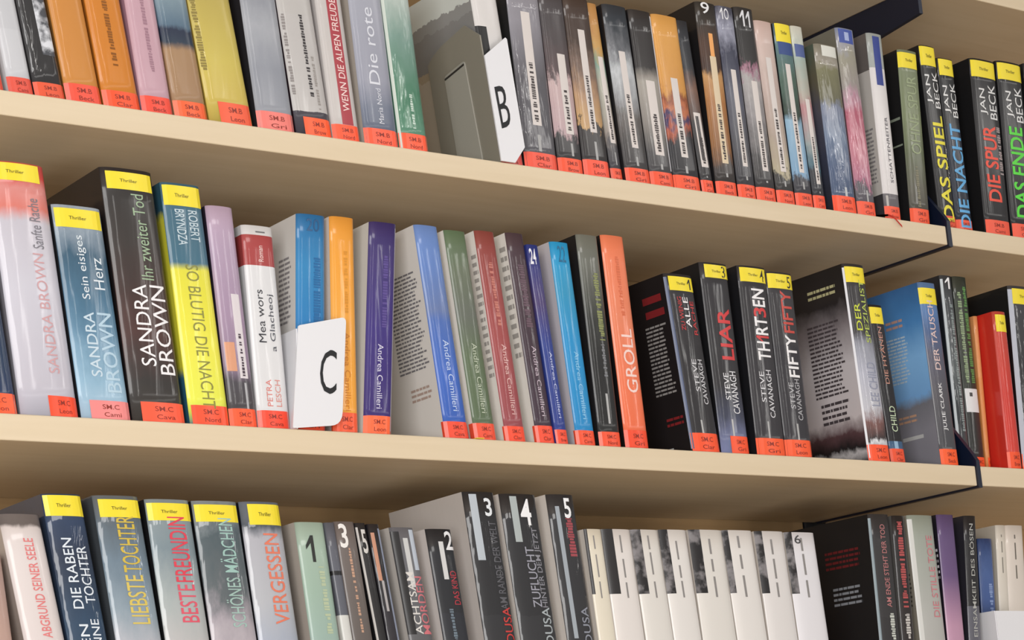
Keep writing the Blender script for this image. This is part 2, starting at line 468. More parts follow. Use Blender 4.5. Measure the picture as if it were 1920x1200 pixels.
BOOKS = [
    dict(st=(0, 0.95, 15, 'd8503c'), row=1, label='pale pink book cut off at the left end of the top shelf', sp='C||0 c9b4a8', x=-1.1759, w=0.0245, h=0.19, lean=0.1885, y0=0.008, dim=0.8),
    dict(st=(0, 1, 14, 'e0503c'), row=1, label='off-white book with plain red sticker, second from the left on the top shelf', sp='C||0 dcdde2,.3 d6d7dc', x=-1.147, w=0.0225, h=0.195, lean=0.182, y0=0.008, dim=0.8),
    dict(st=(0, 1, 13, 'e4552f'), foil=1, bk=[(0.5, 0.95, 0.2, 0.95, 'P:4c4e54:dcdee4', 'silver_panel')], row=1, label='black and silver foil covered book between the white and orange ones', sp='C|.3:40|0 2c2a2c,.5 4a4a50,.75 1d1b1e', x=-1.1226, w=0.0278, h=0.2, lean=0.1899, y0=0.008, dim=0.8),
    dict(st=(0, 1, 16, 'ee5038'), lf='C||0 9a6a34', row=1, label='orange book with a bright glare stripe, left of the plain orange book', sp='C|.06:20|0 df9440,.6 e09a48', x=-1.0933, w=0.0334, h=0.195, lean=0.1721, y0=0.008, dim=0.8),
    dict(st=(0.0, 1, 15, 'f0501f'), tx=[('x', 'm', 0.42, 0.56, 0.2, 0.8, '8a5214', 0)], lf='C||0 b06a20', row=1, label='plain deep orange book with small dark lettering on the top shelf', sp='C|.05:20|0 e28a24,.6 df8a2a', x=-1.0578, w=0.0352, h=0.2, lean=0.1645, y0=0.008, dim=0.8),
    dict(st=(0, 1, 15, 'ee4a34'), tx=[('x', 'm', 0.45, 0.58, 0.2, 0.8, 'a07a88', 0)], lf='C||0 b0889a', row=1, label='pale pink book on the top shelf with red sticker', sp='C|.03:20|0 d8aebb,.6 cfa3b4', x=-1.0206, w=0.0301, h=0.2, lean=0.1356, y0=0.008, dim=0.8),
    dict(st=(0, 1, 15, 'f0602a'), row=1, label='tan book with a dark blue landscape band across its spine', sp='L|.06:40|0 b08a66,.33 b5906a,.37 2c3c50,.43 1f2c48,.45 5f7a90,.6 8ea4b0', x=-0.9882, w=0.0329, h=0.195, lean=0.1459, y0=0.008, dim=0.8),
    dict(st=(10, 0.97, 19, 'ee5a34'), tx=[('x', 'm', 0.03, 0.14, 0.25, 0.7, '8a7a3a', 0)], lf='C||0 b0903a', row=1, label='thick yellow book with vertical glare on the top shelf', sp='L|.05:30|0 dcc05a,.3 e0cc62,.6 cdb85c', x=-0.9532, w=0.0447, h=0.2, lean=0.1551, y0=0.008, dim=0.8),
    dict(st=(0, 1, 17, 'ee7a70'), lf='C||0 22222a', row=1, label='silver grey book with pale pink sticker on the top shelf', sp='L|.2:25|0 a8abb4,.3 9ea2ad,.5 b8bbc3,.7 8d919c', x=-0.9031, w=0.0386, h=0.205, lean=0.1025, y0=0.008, dim=0.8),  # red sticker coloured paler, foil glare painted into it
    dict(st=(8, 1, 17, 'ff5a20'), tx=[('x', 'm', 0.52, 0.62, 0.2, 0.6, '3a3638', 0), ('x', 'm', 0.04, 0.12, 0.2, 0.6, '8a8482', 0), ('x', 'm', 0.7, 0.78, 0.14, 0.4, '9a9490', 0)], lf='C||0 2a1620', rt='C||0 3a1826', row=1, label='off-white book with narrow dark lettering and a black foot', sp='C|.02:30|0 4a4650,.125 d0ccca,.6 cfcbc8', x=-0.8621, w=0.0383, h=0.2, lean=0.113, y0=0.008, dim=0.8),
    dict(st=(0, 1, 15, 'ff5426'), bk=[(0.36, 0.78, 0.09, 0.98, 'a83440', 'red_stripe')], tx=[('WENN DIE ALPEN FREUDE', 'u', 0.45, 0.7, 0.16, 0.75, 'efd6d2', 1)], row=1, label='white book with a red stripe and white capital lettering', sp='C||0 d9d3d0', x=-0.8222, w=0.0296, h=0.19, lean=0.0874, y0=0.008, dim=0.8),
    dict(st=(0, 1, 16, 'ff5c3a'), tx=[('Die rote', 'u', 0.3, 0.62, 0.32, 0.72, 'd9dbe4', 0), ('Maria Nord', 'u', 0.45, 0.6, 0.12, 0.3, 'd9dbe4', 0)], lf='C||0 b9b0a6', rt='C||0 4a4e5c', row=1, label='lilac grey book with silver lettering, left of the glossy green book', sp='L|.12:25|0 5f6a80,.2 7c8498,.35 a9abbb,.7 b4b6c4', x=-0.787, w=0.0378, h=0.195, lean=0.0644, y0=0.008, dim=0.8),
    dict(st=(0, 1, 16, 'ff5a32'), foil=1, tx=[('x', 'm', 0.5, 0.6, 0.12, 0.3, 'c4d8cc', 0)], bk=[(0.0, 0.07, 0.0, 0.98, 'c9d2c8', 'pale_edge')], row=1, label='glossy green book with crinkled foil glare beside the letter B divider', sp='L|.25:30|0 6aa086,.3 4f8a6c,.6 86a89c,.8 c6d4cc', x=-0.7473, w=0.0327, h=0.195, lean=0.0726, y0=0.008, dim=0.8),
    dict(st=(0.0, 1, 15, 'e05048'), bk=[(0.0, 0.36, 0.53, 0.72, '100e10', 'black_block')], lf='C|.08:60|0 b8b0a4,.2 c4b8a8,.58 b4a48e,.62 8d8c8c,.8 9a9a9a,.86 dde2de', row=1, label='white book with a black block on the spine, standing inside the letter B divider', sp='C||0 d8d4d2', x=-0.6316, w=0.0323, h=0.2, lean=0.1033, y0=0.009),
    dict(foil=1, st=(0, 1, 16, 'f0553c'), bk=[(0.33, 0.6, 0.24, 0.86, 'd8d0cc', 'title_box'), (0.425, 0.515, 0.1, 0.19, 'a8a8a8', 'pale_line')], tx=[('x', 'm', 0.4056, 0.5244, 0.26, 0.581, '4a4444', 0)], lf='C||0 151316', row=1, label='grey book with long white title strip, first to the right of the letter B divider', sp='L|.06:30|0 55545a,.5 5c5a60,.8 8f8c94', x=-0.5977, w=0.0409, h=0.195, lean=0.041, y0=0.008),
    dict(bk=[(0.42, 0.74, 0.22, 0.66, 'd8d0cc', 'title_box'), (0.5399999999999999, 0.63, 0.1, 0.16999999999999998, 'a8a8a8', 'pale_line')], tx=[('x', 'm', 0.5096, 0.6504, 0.24, 0.4620000000000001, '4a4444', 0)], lf='C||0 151316', st=(0, 1, 15, 'f4532c'), row=1, label='dark book with pale pink blossoms on the spine', sp='L|.35:55|0 2b2a2d,.2 3a383a,.24 b79ca0,.5 c3aaaa,.55 5a4a4c,.8 4a4446', x=-0.5554, w=0.0314, h=0.195, lean=0.0466, y0=0.008),
    dict(st=(0, 1, 17, 'f8573a'), bk=[(0.38, 0.64, 0.25, 0.82, 'd8d0cc', 'title_box'), (0.47000000000000003, 0.56, 0.1, 0.2, 'a8a8a8', 'pale_line')], tx=[('x', 'm', 0.4528, 0.5672, 0.27, 0.5635, '4a4444', 0)], lf='C||0 151316', row=1, label='dark book with warm beige picture beside the blossom book', sp='L|.35:50|0 2a282a,.28 2f2a2a,.3 c09a68,.45 b08c6c,.6 7a6458,.75 44342c', x=-0.5226, w=0.0334, h=0.195, lean=0.0522, y0=0.008),
    dict(st=(0, 1, 14, 'ee5330'), bk=[(0.34, 0.78, 0.22, 0.7, 'd8d0cc', 'title_box'), (0.52, 0.6100000000000001, 0.1, 0.16999999999999998, 'a8a8a8', 'pale_line')], tx=[('x', 'm', 0.46320000000000006, 0.6568, 0.24, 0.484, '4a4444', 0)], lf='C||0 151316', row=1, label='slim pale green and ochre book set behind the beige picture one', sp='L|.3:45|0 33323a,.2 4a484c,.28 9a9088,.55 a8a89a,.68 7fa090,.75 c89c58,.9 c08c50', x=-0.4831, w=0.0151, h=0.195, lean=0.0819, y0=0.014),
    dict(bk=[(0.36, 0.62, 0.2, 0.74, 'd8d0cc', 'title_box'), (0.45, 0.54, 0.1, 0.15000000000000002, 'a8a8a8', 'pale_line')], tx=[('x', 'm', 0.43279999999999996, 0.5472, 0.22, 0.49700000000000005, '4a4444', 0)], lf='C||0 151316', st=(0, 1, 15, 'f4532c'), row=1, label='dark book with grey sky picture and long white strip', sp='L|.3:45|0 3a383a,.2 3f3c3d,.35 5f5a58,.5 9a9ca0,.62 c0c4c8,.75 6a6c72,.9 2a3038', x=-0.4676, w=0.0325, h=0.195, lean=0.0667, y0=0.008),
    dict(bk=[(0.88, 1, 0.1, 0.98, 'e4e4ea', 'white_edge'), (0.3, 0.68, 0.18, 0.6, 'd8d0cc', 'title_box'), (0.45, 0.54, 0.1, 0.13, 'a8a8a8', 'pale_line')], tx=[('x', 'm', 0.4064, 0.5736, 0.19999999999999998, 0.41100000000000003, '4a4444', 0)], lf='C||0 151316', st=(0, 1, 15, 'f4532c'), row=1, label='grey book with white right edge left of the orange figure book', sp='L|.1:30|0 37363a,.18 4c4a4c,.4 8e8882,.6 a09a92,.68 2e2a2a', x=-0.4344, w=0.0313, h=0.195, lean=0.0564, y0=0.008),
    dict(st=(0, 1, 15, 'f4552a'), bk=[(0.36, 0.62, 0.19, 0.64, 'd8d0cc', 'title_box'), (0.45, 0.54, 0.1, 0.14, 'a8a8a8', 'pale_line')], tx=[('x', 'm', 0.43279999999999996, 0.5472, 0.21, 0.4375, '4a4444', 0)], lf='C||0 151316', row=1, label='black book with an orange figure on the spine', sp='L|.3:40|0 2a282c,.3 25242a,.36 b0583c,.41 2a2c5c,.46 c07048,.52 8a4628,.58 d09448,.85 dca050', x=-0.4024, w=0.0362, h=0.195, lean=0.0585, y0=0.008),
    dict(bk=[(0.3, 0.55, 0.2, 0.45, '3c383a', 'dark_bar'), (0.2, 0.75, 0.16, 0.47, 'd8d0cc', 'title_box'), (0.435, 0.525, 0.1, 0.11, 'a8a8a8', 'pale_line')], tx=[('x', 'm', 0.35400000000000004, 0.5960000000000001, 0.18, 0.3305, '4a4444', 0)], lf='C||0 151316', st=(0, 1, 15, 'f4532c'), row=1, label='narrow black book tucked to the right of the orange figure book', sp='L|.2:40|0 2a282b,.4 3a383a,.6 7a5a4c,.7 2a2c32', x=-0.3609, w=0.0171, h=0.195, lean=0.0841, y0=0.012),
    dict(bk=[(0.42, 0.62, 0.72, 0.84, 'f0a860', 'candle_flame'), (0.36, 0.66, 0.17, 0.72, 'dcc8a8', 'title_box'), (0.47000000000000003, 0.56, 0.1, 0.12000000000000001, 'a8a8a8', 'pale_line')], tx=[('9', 'h', 0.2, 0.6, 0.94, 1, 'e8e8ea', 1), ('x', 'm', 0.444, 0.5760000000000001, 0.19, 0.47250000000000003, '4a4444', 0)], lf='C||0 151316', st=(0, 1, 15, 'f4532c'), row=1, label='brown book with a lit candle on its spine', sp='L|.2:40|0 24211f,.15 3a3230,.25 8a5c30,.5 a8703a,.6 c09058,.64 3a2014,.78 4c3020,.9 322a22,1 2a2622', x=-0.3435, w=0.0293, h=0.22, lean=0.0266, y0=0.008),
    dict(tx=[('1', 'h', 0.15, 0.3, 0.93, 0.99, 'e4e4e8', 1), ('O', 'h', 0.36, 0.62, 0.93, 0.99, 'e4e4e8', 1), ('x', 'm', 0.4384, 0.5616, 0.19, 0.44500000000000006, '4a4444', 0)], bk=[(0.36, 0.64, 0.17, 0.67, 'd8d0cc', 'title_box'), (0.46, 0.55, 0.1, 0.12000000000000001, 'a8a8a8', 'pale_line')], lf='C||0 151316', st=(0, 1, 15, 'f4532c'), row=1, label='dark blue grey book with a pale face picture near the top', sp='L|.3:50|0 262528,.3 4a4a52,.55 565868,.75 3a3c50,.88 9a9cae,1 4a4c5c', x=-0.3125, w=0.0254, h=0.2201, lean=0.033, y0=0.008),
    dict(tx=[('1', 'h', 0.2, 0.42, 0.9, 0.985, 'dcdce0', 1), ('1', 'h', 0.5, 0.72, 0.9, 0.985, 'dcdce0', 1), ('x', 'm', 0.464, 0.5960000000000001, 0.18, 0.41300000000000003, '4a4444', 0)], bk=[(0.38, 0.68, 0.16, 0.62, 'd8d0cc', 'title_box'), (0.49000000000000005, 0.5800000000000001, 0.1, 0.11, 'a8a8a8', 'pale_line')], lf='C||0 151316', st=(0, 1, 15, 'f4532c'), row=1, label='black and white book with a pink flower picture', sp='L|.35:60|0 262427,.18 3a383a,.45 8a8688,.62 a8a4a4,.68 a07084,.72 2c2a2a,1 2e2c2c', x=-0.2856, w=0.0281, h=0.2234, lean=0.032, y0=0.008),
    dict(bk=[(0.32, 0.62, 0.18, 0.8, 'd8d0cc', 'title_box'), (0.43, 0.52, 0.1, 0.13, 'a8a8a8', 'pale_line')], tx=[('x', 'm', 0.404, 0.536, 0.19999999999999998, 0.5210000000000001, '4a4444', 0)], lf='C||0 151316', st=(0, 1, 15, 'f4532c'), row=1, label='pale pink marbled book left of the yellow stickered blue one', sp='L|.3:50|0 2f2d2e,.15 3a3836,.18 b0a68a,.35 a8988a,.6 b8a49c,.8 cdb8b0,1 d4bab2', x=-0.2558, w=0.0262, h=0.2122, lean=0.0386, y0=0.008),
    dict(bk=[(0.1, 0.95, 0.83, 0.9, '2c4684', 'blue_band'), (0.34, 0.62, 0.19, 0.78, 'd8d0cc', 'title_box'), (0.44, 0.53, 0.1, 0.14, 'a8a8a8', 'pale_line')], ye=(0.05, 0.98, 0.9, 1), tx=[('x', 'm', 0.4184, 0.5416, 0.21, 0.5145000000000001, '4a4444', 0)], lf='C||0 151316', st=(0, 1, 15, 'f4532c'), row=1, label='light blue book with yellow top sticker and dark green shading', sp='L|.25:45|0 35343a,.15 3a3a42,.18 7aa0c0,.45 8db0c8,.52 24382e,.7 4a6458,.9 5a7a80,1 4a6070', x=-0.2281, w=0.0257, h=0.2134, lean=0.0334, y0=0.008),
    dict(bk=[(0.1, 0.9, 0.83, 0.9, '4a5c94', 'blue_band'), (0.36, 0.7, 0.14, 0.6, 'd8d0cc', 'title_box'), (0.49000000000000005, 0.5800000000000001, 0.1, 0.09000000000000001, 'a8a8a8', 'pale_line')], tx=[('x', 'm', 0.4552, 0.6048, 0.16, 0.393, '4a4444', 0)], lf='C||0 151316', st=(0, 1, 15, 'f4532c'), row=1, label='narrow pale green book with blue band beside the yellow stickered blue one', sp='L|.25:45|0 2a2a30,.18 2c2e36,.22 3f6474,.35 8f9a9a,.55 b07c80,.66 aca69a,.8 9fb0a8,1 d8d8cc', x=-0.2015, w=0.0179, h=0.2145, lean=0.0362, y0=0.008),
    dict(foil=1, st=(0.0, 1, 17, 'fa5226'), lf='L|.25:45|0 2a2c34,.3 3c4054,.6 5a5864,.8 6a6450,1 5a6658', bk=[(0.25, 0.9, 0.93, 0.995, 'dcdcd4', 'pale_patch'), (0.5, 0.6, 0.06, 0.15, 'c0c4c8', 'pale_line')], row=1, label='collage covered book with blue lower half, set in front of the taller foil covered one', sp='L|.2:55|0 4a5a74,.25 4c5c7c,.45 70809a,.63 7c849a,.67 6a6852,.85 7c7a5a,.9 a09a90,1 8a8678', x=-0.1749, w=0.0355, h=0.197, lean=0.0185, y0=0.004),
    dict(foil=1, st=(0, 1, 16, 'f4532c'), lf='L|.2:50|0 4a4448,.5 6a5a60,.7 6a6458,1 7a786c', bk=[(0.1, 0.85, 0.92, 0.995, '3c50a0', 'emblem_panel'), (0.38, 0.62, 0.935, 0.98, 'a8b4dc', 'emblem_disc'), (0.5, 0.58, 0.04, 0.14, 'b4b4b4', 'pale_line')], row=1, label='pink and grey patterned tall book with a blue emblem at the top', sp='L|.22:50|0 57525a,.15 5e5a62,.17 b07088,.35 c47c8c,.55 b0586e,.63 b890a0,.68 98908c,.85 9c9888,.93 a0a0a8,1 8a92a8', x=-0.1335, w=0.0286, h=0.2242, lean=0.017, y0=0.008),
    dict(st=(0, 1, 15, 'f4532c'), lf='C||0 3a383c,.14 c9c4c0,.8 6a6462', tx=[('SCHATTENREITER', 'u', 0.5, 0.68, 0.2, 0.55, '4a4850', 0)], bk=[(0.28, 0.72, 0.72, 0.985, '24388a', 'blue_bar'), (0.1, 0.22, 0.02, 0.13, 'b8b4b0', 'pale_line')], bl=[(4, 16, 0.2, 0.5, 14, '8a8688')], ribbon=1, row=1, label='white book with a dark blue bar at the top and a red ribbon', sp='C||0 6a666a,.14 dcd8d8,.81 a4aaa8', x=-0.0906, w=0.0248, h=0.2257, lean=-0.0134, y0=0.008),
    dict(st=(0, 1, 17, 'f4542a'), lf='C||0 121214', ye=(0, 1, 0.895, 0.985), tx=[('OHNE SPUR', 'u', 0.25, 0.75, 0.4, 0.85, '98a480', 0), ('x', 'm', 0.35, 0.5, 0.1, 0.34, '8a8672', 0)], bump=1, bl=[(2, 22, 0.45, 0.46, 1, '8f9888'), (3, 24, 0.6, 0.615, 1, '8f9888')], row=1, label='black book with a moss green rounded spine and yellow top sticker', sp='L|.15:40|0 3a3832,.2 5a584c,.4 5c6448,.6 76805e,1 7a8468', x=-0.0495, w=0.0315, h=0.2132, lean=-0.0534, y0=0.008),
    dict(lf='C||0 0f0f11', st=(0.3, 1, 16, 'e8532f'), ye=(0.02, 0.98, 0.89, 0.995), tx=[('DAS SPIEL', 'u', 0.2, 0.85, 0.05, 0.62, 'e8dc3c', 2), ('JAN', 'u', 0.1, 0.42, 0.68, 0.84, 'e0e0e0', 1), ('BECK', 'u', 0.52, 0.86, 0.66, 0.86, 'e0e0e0', 1), ('x', 'm', 0.8, 0.98, 0.25, 0.5, 'c8c8c8', 0)], row=1, label='black book with yellow capital lettering and yellow sticker behind the navy bracket', sp='C||0 1b1a1c', x=0.0058, w=0.0269, h=0.2273, lean=0.0029, y0=0.014),
    dict(lf='C||0 0f0f11', st=(0, 1, 14, 'e8502c'), ye=(0.05, 0.98, 0.9, 0.995), tx=[('DIE NACHT', 'u', 0.2, 0.85, 0.03, 0.62, '5fa8dc', 2), ('JAN', 'u', 0.1, 0.42, 0.68, 0.84, 'e0e0e0', 1), ('BECK', 'u', 0.52, 0.86, 0.66, 0.86, 'e0e0e0', 1)], row=1, label='black book with light blue capital lettering and yellow sticker', sp='C||0 0f1a2e,.6 15161a', x=0.0335, w=0.0272, h=0.2157, lean=-0.0021, y0=0.014),
    dict(lf='C||0 0e0d10', st=(0.02, 0.95, 17, 'f0573a'), ye=(0.02, 0.98, 0.895, 0.99), tx=[('DIE SPUR', 'u', 0.2, 0.72, 0.19, 0.62, 'e8503c', 2), ('JAN', 'u', 0.2, 0.48, 0.68, 0.83, 'e0e0e0', 1), ('BECK', 'u', 0.56, 0.86, 0.66, 0.86, 'e0e0e0', 1), ('x', 'm', 0.76, 0.92, 0.35, 0.62, 'a89a9a', 0)], row=1, label='black book with red capital lettering and yellow sticker', sp='C||0 1d1b1e', x=0.0755, w=0.0436, h=0.2216, lean=-0.0457, y0=0.008),
    dict(lf='C||0 0e0d10', st=(0.02, 0.95, 17, 'f0573a'), ye=(0.02, 0.98, 0.895, 0.99), tx=[('DAS ENDE', 'u', 0.2, 0.75, 0.12, 0.63, '58d83c', 2), ('JAN', 'u', 0.2, 0.48, 0.68, 0.83, 'e0e0e0', 1), ('BECK', 'u', 0.56, 0.86, 0.66, 0.86, 'e0e0e0', 1)], row=1, label='black book with bright green capital lettering and yellow sticker', sp='C||0 1a191c', x=0.1219, w=0.0436, h=0.2255, lean=-0.0511, y0=0.008),
    dict(lf='C||0 0c0b0e', st=(0, 1, 15, 'f0573a'), row=1, label='black book cut off at the right end of the top shelf', sp='C||0 1a191c', x=0.1722, w=0.0377, h=0.2296, lean=-0.0483, y0=0.008),
    dict(st=(0, 1, 16, 'ff5a26'), tx=[('S', 'u', 0.35, 0.65, 0.25, 0.33, 'c8ccd4', 1)], row=2, label='dark blue book cut off at the left end of the middle shelf', sp='L|.2:30|0 c0b0a8,.06 c0b0a8,.09 142c54,.3 16304f,.7 22324c', x=-1.1804, w=0.034, h=0.17, lean=0.1448, y0=0.008),
    dict(st=(24, 1, 16, 'fa4a20'), ye=(0.05, 0.88, 0.925, 0.995), tx=[('SANDRA BROWN', 'u', 0.55, 0.74, 0.17, 0.64, 'cfa0a4', 0), ('Sanfte Rache', 'u', 0.58, 0.78, 0.66, 0.86, '7a7880', 0)], lf='C||0 8f8c94', b=0.0035, row=2, label='thick pale lilac book with pink lettering and a red top edge', sp='L|.08:30|0 bdb9c4,.5 cbc9d4,.76 c4c0ca,.82 d8786c,.9 d88a84,.95 d04840,1 c8504c', x=-1.1436, w=0.0517, h=0.2183, lean=0.1218, y0=0.008),
    dict(st=(8, 1, 15, 'f08a88'), ye=(0.03, 0.97, 0.895, 0.985), tx=[('SANDRA', 'u', 0.3, 0.52, 0.2, 0.5, 'c8dae6', 1), ('BROWN', 'u', 0.58, 0.88, 0.13, 0.5, 'b4cfe0', 1), ('Sein eisiges', 'u', 0.34, 0.55, 0.56, 0.86, 'dce4ea', 0), ('Herz', 'u', 0.62, 0.84, 0.61, 0.76, 'dce4ea', 0)], lf='C||0 24262c', row=2, label='shorter slate blue book with white lettering and pale pink sticker', sp='L|.25:30|0 a8c4d8,.2 8fb4cc,.4 5f88a4,.55 46708c,.75 345870,1 a8b4c0', x=-1.0889, w=0.0455, h=0.1864, lean=0.1216, y0=0.008),  # sticker's pale pink is glare painted over the usual red
    dict(st=(8, 1, 16, 'ff5a38'), ye=(0.08, 0.96, 0.915, 0.985), b=0.002, tx=[('SANDRA', 'u', 0.28, 0.56, 0.22, 0.54, 'f0eef0', 0), ('BROWN', 'u', 0.62, 0.92, 0.19, 0.54, 'f0eef0', 0), ('Ihr zweiter Tod', 'u', 0.5, 0.74, 0.56, 0.9, '9cb494', 0)], lf='C||0 1a1416', row=2, label='tall dark brown book with large white lettering and green subtitle', sp='L|.2:30|0 3a342f,.15 2c2826,.35 4a2c28,.5 3c2622,.7 332c29,.9 2a2624,1 241e20', x=-1.0414, w=0.05, h=0.2254, lean=0.1065, y0=0.008),
    dict(st=(2, 0.97, 16, 'f8522c'), ye=(0.03, 0.98, 0.905, 0.99), tx=[('SO BLUTIG DIE NACHT', 'd', 0.34, 0.66, 0.07, 0.66, '8a8838', 0), ('BRYNDZA', 'd', 0.25, 0.48, 0.74, 0.89, 'c4d4dc', 1), ('ROBERT', 'd', 0.58, 0.82, 0.76, 0.89, 'c4d4dc', 1)], lf='L|.1:30|0 2c5c74,.2 2c6480,.24 dcd838,.6 d8d43a,.85 d0cc3c,.88 2a5468,1 28505f', row=2, label='bright yellow and teal book with grey lettering running downward', sp='L|.05:12|0 40789a,.06 d0dc50,.1 e8ec50,.3 ece84c,.45 eae442,.64 e2dc3c,.67 3c6a80,.8 40687c,1 3a6478', x=-0.9863, w=0.0389, h=0.2182, lean=0.0946, y0=0.008),
    dict(st=(0, 1, 15, 'ff5a2c'), bk=[(0.5, 0.8, 0.22, 0.6, 'dcd4d8', 'title_box'), (0.08, 0.42, 0.25, 0.38, 'd89a78', 'orange_patch'), (0.62, 0.7, 0.07, 0.2, 'b0b0b4', 'pale_line')], tx=[('x', 'm', 0.6, 0.7, 0.23, 0.42, '4a3c48', 0)], lf='C||0 2a2030', b=0.002, row=2, label='lilac book with a white title strip and orange patch, next to the yellow one', sp='L|.1:25|0 3c3838,.2 47434a,.27 8f7a92,.5 a48ca6,.8 b09ab2,1 bca4ba', x=-0.9469, w=0.0273, h=0.2014, lean=0.0778, y0=0.008),
    dict(st=(0, 1, 15, 'f4482c'), tx=[('Mea wors', 'u', 0.22, 0.45, 0.42, 0.68, '2e2e36', 0), ('a Glacheoj', 'u', 0.58, 0.8, 0.38, 0.66, '4a4c56', 0), ('PETRA', 'u', 0.3, 0.47, 0.11, 0.24, 'd8847c', 1), ('LESCH', 'u', 0.58, 0.76, 0.11, 0.24, 'd8948c', 1), ('Roman', 'u', 0.42, 0.58, 0.82, 0.9, 'e8c8c4', 1), ('x', 'm', 0.4, 0.7, 0.965, 0.98, '6a6868', 0)], row=2, label='white book with a dark red band and handwritten style black lettering', sp='C||0 dcdcde,.8 a84040,.95 d9d8d8', x=-0.9185, w=0.0322, h=0.1873, lean=0.0449, y0=0.008),
    dict(st=(0, 1, 15, 'f4522c'), lf='C||0 e0dcd8', bl=[(8, 30, 0.5, 0.82, 14, '8a8688')], tx=[('20', 'h', 0.3, 0.75, 0.92, 0.98, '145080', 1), ('x', 'm', 0.55, 0.8, 0.5, 0.8, '2468a0', 0)], row=2, label='bright blue book with white back standing behind the letter C card', sp='L|.05:25|0 1c78b4,.5 1f7cba,.75 2a84bc,1 1c6ca4', x=-0.8803, w=0.0307, h=0.2042, lean=-0.0606, y0=0.008),
    dict(st=(-2, 1, 17, 'f25a30'), tx=[('Andrea Camilleri', 'd', 0.45, 0.68, 0.1, 0.46, 'd08020', 0), ('x', 'm', 0.5, 0.65, 0.55, 0.85, 'd8902c', 0)], lf='C||0 d8d0cc', row=2, label='amber yellow book half hidden behind the letter C card', sp='L|.04:25|0 f0a434,.5 f2a840,.8 eea030,1 e89a34', x=-0.8411, w=0.0262, h=0.2054, lean=-0.0431, y0=0.008),
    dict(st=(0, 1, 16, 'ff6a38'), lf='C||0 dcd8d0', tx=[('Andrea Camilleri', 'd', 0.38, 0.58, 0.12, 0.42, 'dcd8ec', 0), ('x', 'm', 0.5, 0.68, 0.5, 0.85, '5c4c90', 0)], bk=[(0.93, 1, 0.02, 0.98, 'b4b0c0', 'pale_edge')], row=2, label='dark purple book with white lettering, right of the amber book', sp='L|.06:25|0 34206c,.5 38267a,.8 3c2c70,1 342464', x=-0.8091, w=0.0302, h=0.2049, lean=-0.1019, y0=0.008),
    dict(st=(-3, 1, 15, 'f0492a'), lf='C||0 e0dcd8', bl=[(6, 58, 0.34, 0.8, 26, '77757a'), (8, 44, 0.2, 0.27, 3, 'b09a90'), (34, 56, 0.015, 0.05, 3, '3a383c')], tx=[('Andrea Camilleri', 'd', 0.42, 0.66, 0.13, 0.46, 'c4d4f0', 0)], row=2, label='cornflower blue book with a wide white printed back cover showing', sp='L|.06:25|0 2c58b0,.3 3a66c0,.55 4a6cb4,.6 6478a8,.8 5f80c0,1 6c8cc8', x=-0.7173, w=0.0269, h=0.2071, lean=0.1005, y0=0.008),
    dict(st=(-6, 1, 15, 'ee4f30'), lf='C||0 e8e4de', tx=[('Andrea Camilleri', 'd', 0.42, 0.66, 0.13, 0.46, 'c0c8b4', 0)], row=2, label='olive green book with white back in the row of white-backed paperbacks', sp='L|.08:25|0 56684c,.4 5c6c50,.6 646a60,.8 66705c,1 5c7454', x=-0.6835, w=0.0249, h=0.2053, lean=0.098, y0=0.008),
    dict(st=(-2, 1, 14, 'f44a28'), lf='C||0 e8e4de', tx=[('Andrea Camilleri', 'd', 0.42, 0.66, 0.13, 0.46, 'e0b8b4', 0), ('x', 'm', 0.4, 0.6, 0.55, 0.85, 'c47c70', 0)], bl=[(1, 10, 0.3, 0.9, 16, 'a09c98')], row=2, label='rust red book with white back in the row of white-backed paperbacks', sp='L|.06:25|0 94444c,.5 a04a4a,.8 94403c,1 8c4038', x=-0.6473, w=0.0235, h=0.2085, lean=0.0971, y0=0.008),
    dict(st=(-3, 1, 16, 'f24c2c'), lf='C||0 e8e4de', tx=[('Andrea Camilleri', 'd', 0.42, 0.66, 0.13, 0.46, 'c8b8c4', 0), ('x', 'm', 0.35, 0.7, 0.55, 0.85, '6a5460', 0)], bl=[(1, 12, 0.4, 0.95, 12, 'a09c98')], row=2, label='dark plum book with white back in the row of white-backed paperbacks', sp='L|.06:25|0 3a2838,.5 3c2a36,1 48343c', x=-0.6103, w=0.0214, h=0.2102, lean=0.0946, y0=0.008),
    dict(st=(0, 1, 13, 'f24c2c'), tx=[('Andrea Camilleri', 'd', 0.42, 0.66, 0.13, 0.46, 'c4ccec', 0), ('24', 'h', 0.1, 0.6, 0.9, 0.98, 'e8e8f0', 2)], row=2, label='slim navy blue book marked 24 beside the plum one', sp='L|.08:25|0 24388a,.5 283c8c,.7 4a3c70,1 1c3080', x=-0.5885, w=0.0143, h=0.1997, lean=0.0946, y0=0.006),
    dict(st=(-2, 1, 14, 'f4522c'), lf='C||0 d4ced2', tx=[('Andrea Camilleri', 'd', 0.42, 0.66, 0.13, 0.46, '8cc8e8', 0), ('22', 'h', 0.3, 0.7, 0.9, 0.98, '12648c', 1)], row=2, label='bright cyan book marked 22 with white back', sp='L|.04:25|0 1486c4,.5 1a90cc,.75 2c94c0,1 189cd4', x=-0.5614, w=0.0233, h=0.2064, lean=0.0709, y0=0.008),
    dict(st=(0, 1, 14, 'f4522c'), lf='C||0 0c0c10', tx=[('x', 'm', 0.5, 0.75, 0.5, 0.82, '8a905c', 0), ('x', 'm', 0.5, 0.68, 0.33, 0.48, '7a7c80', 0)], bk=[(0.45, 0.55, 0.11, 0.25, 'b0b0b0', 'pale_line')], row=2, label='black book with green lettering, left of the orange book', sp='L|.06:25|0 1a1b1c,.4 161617,.6 2a2c28,.85 6a6c64,1 74766c', x=-0.5327, w=0.0271, h=0.2176, lean=0.039, y0=0.008),
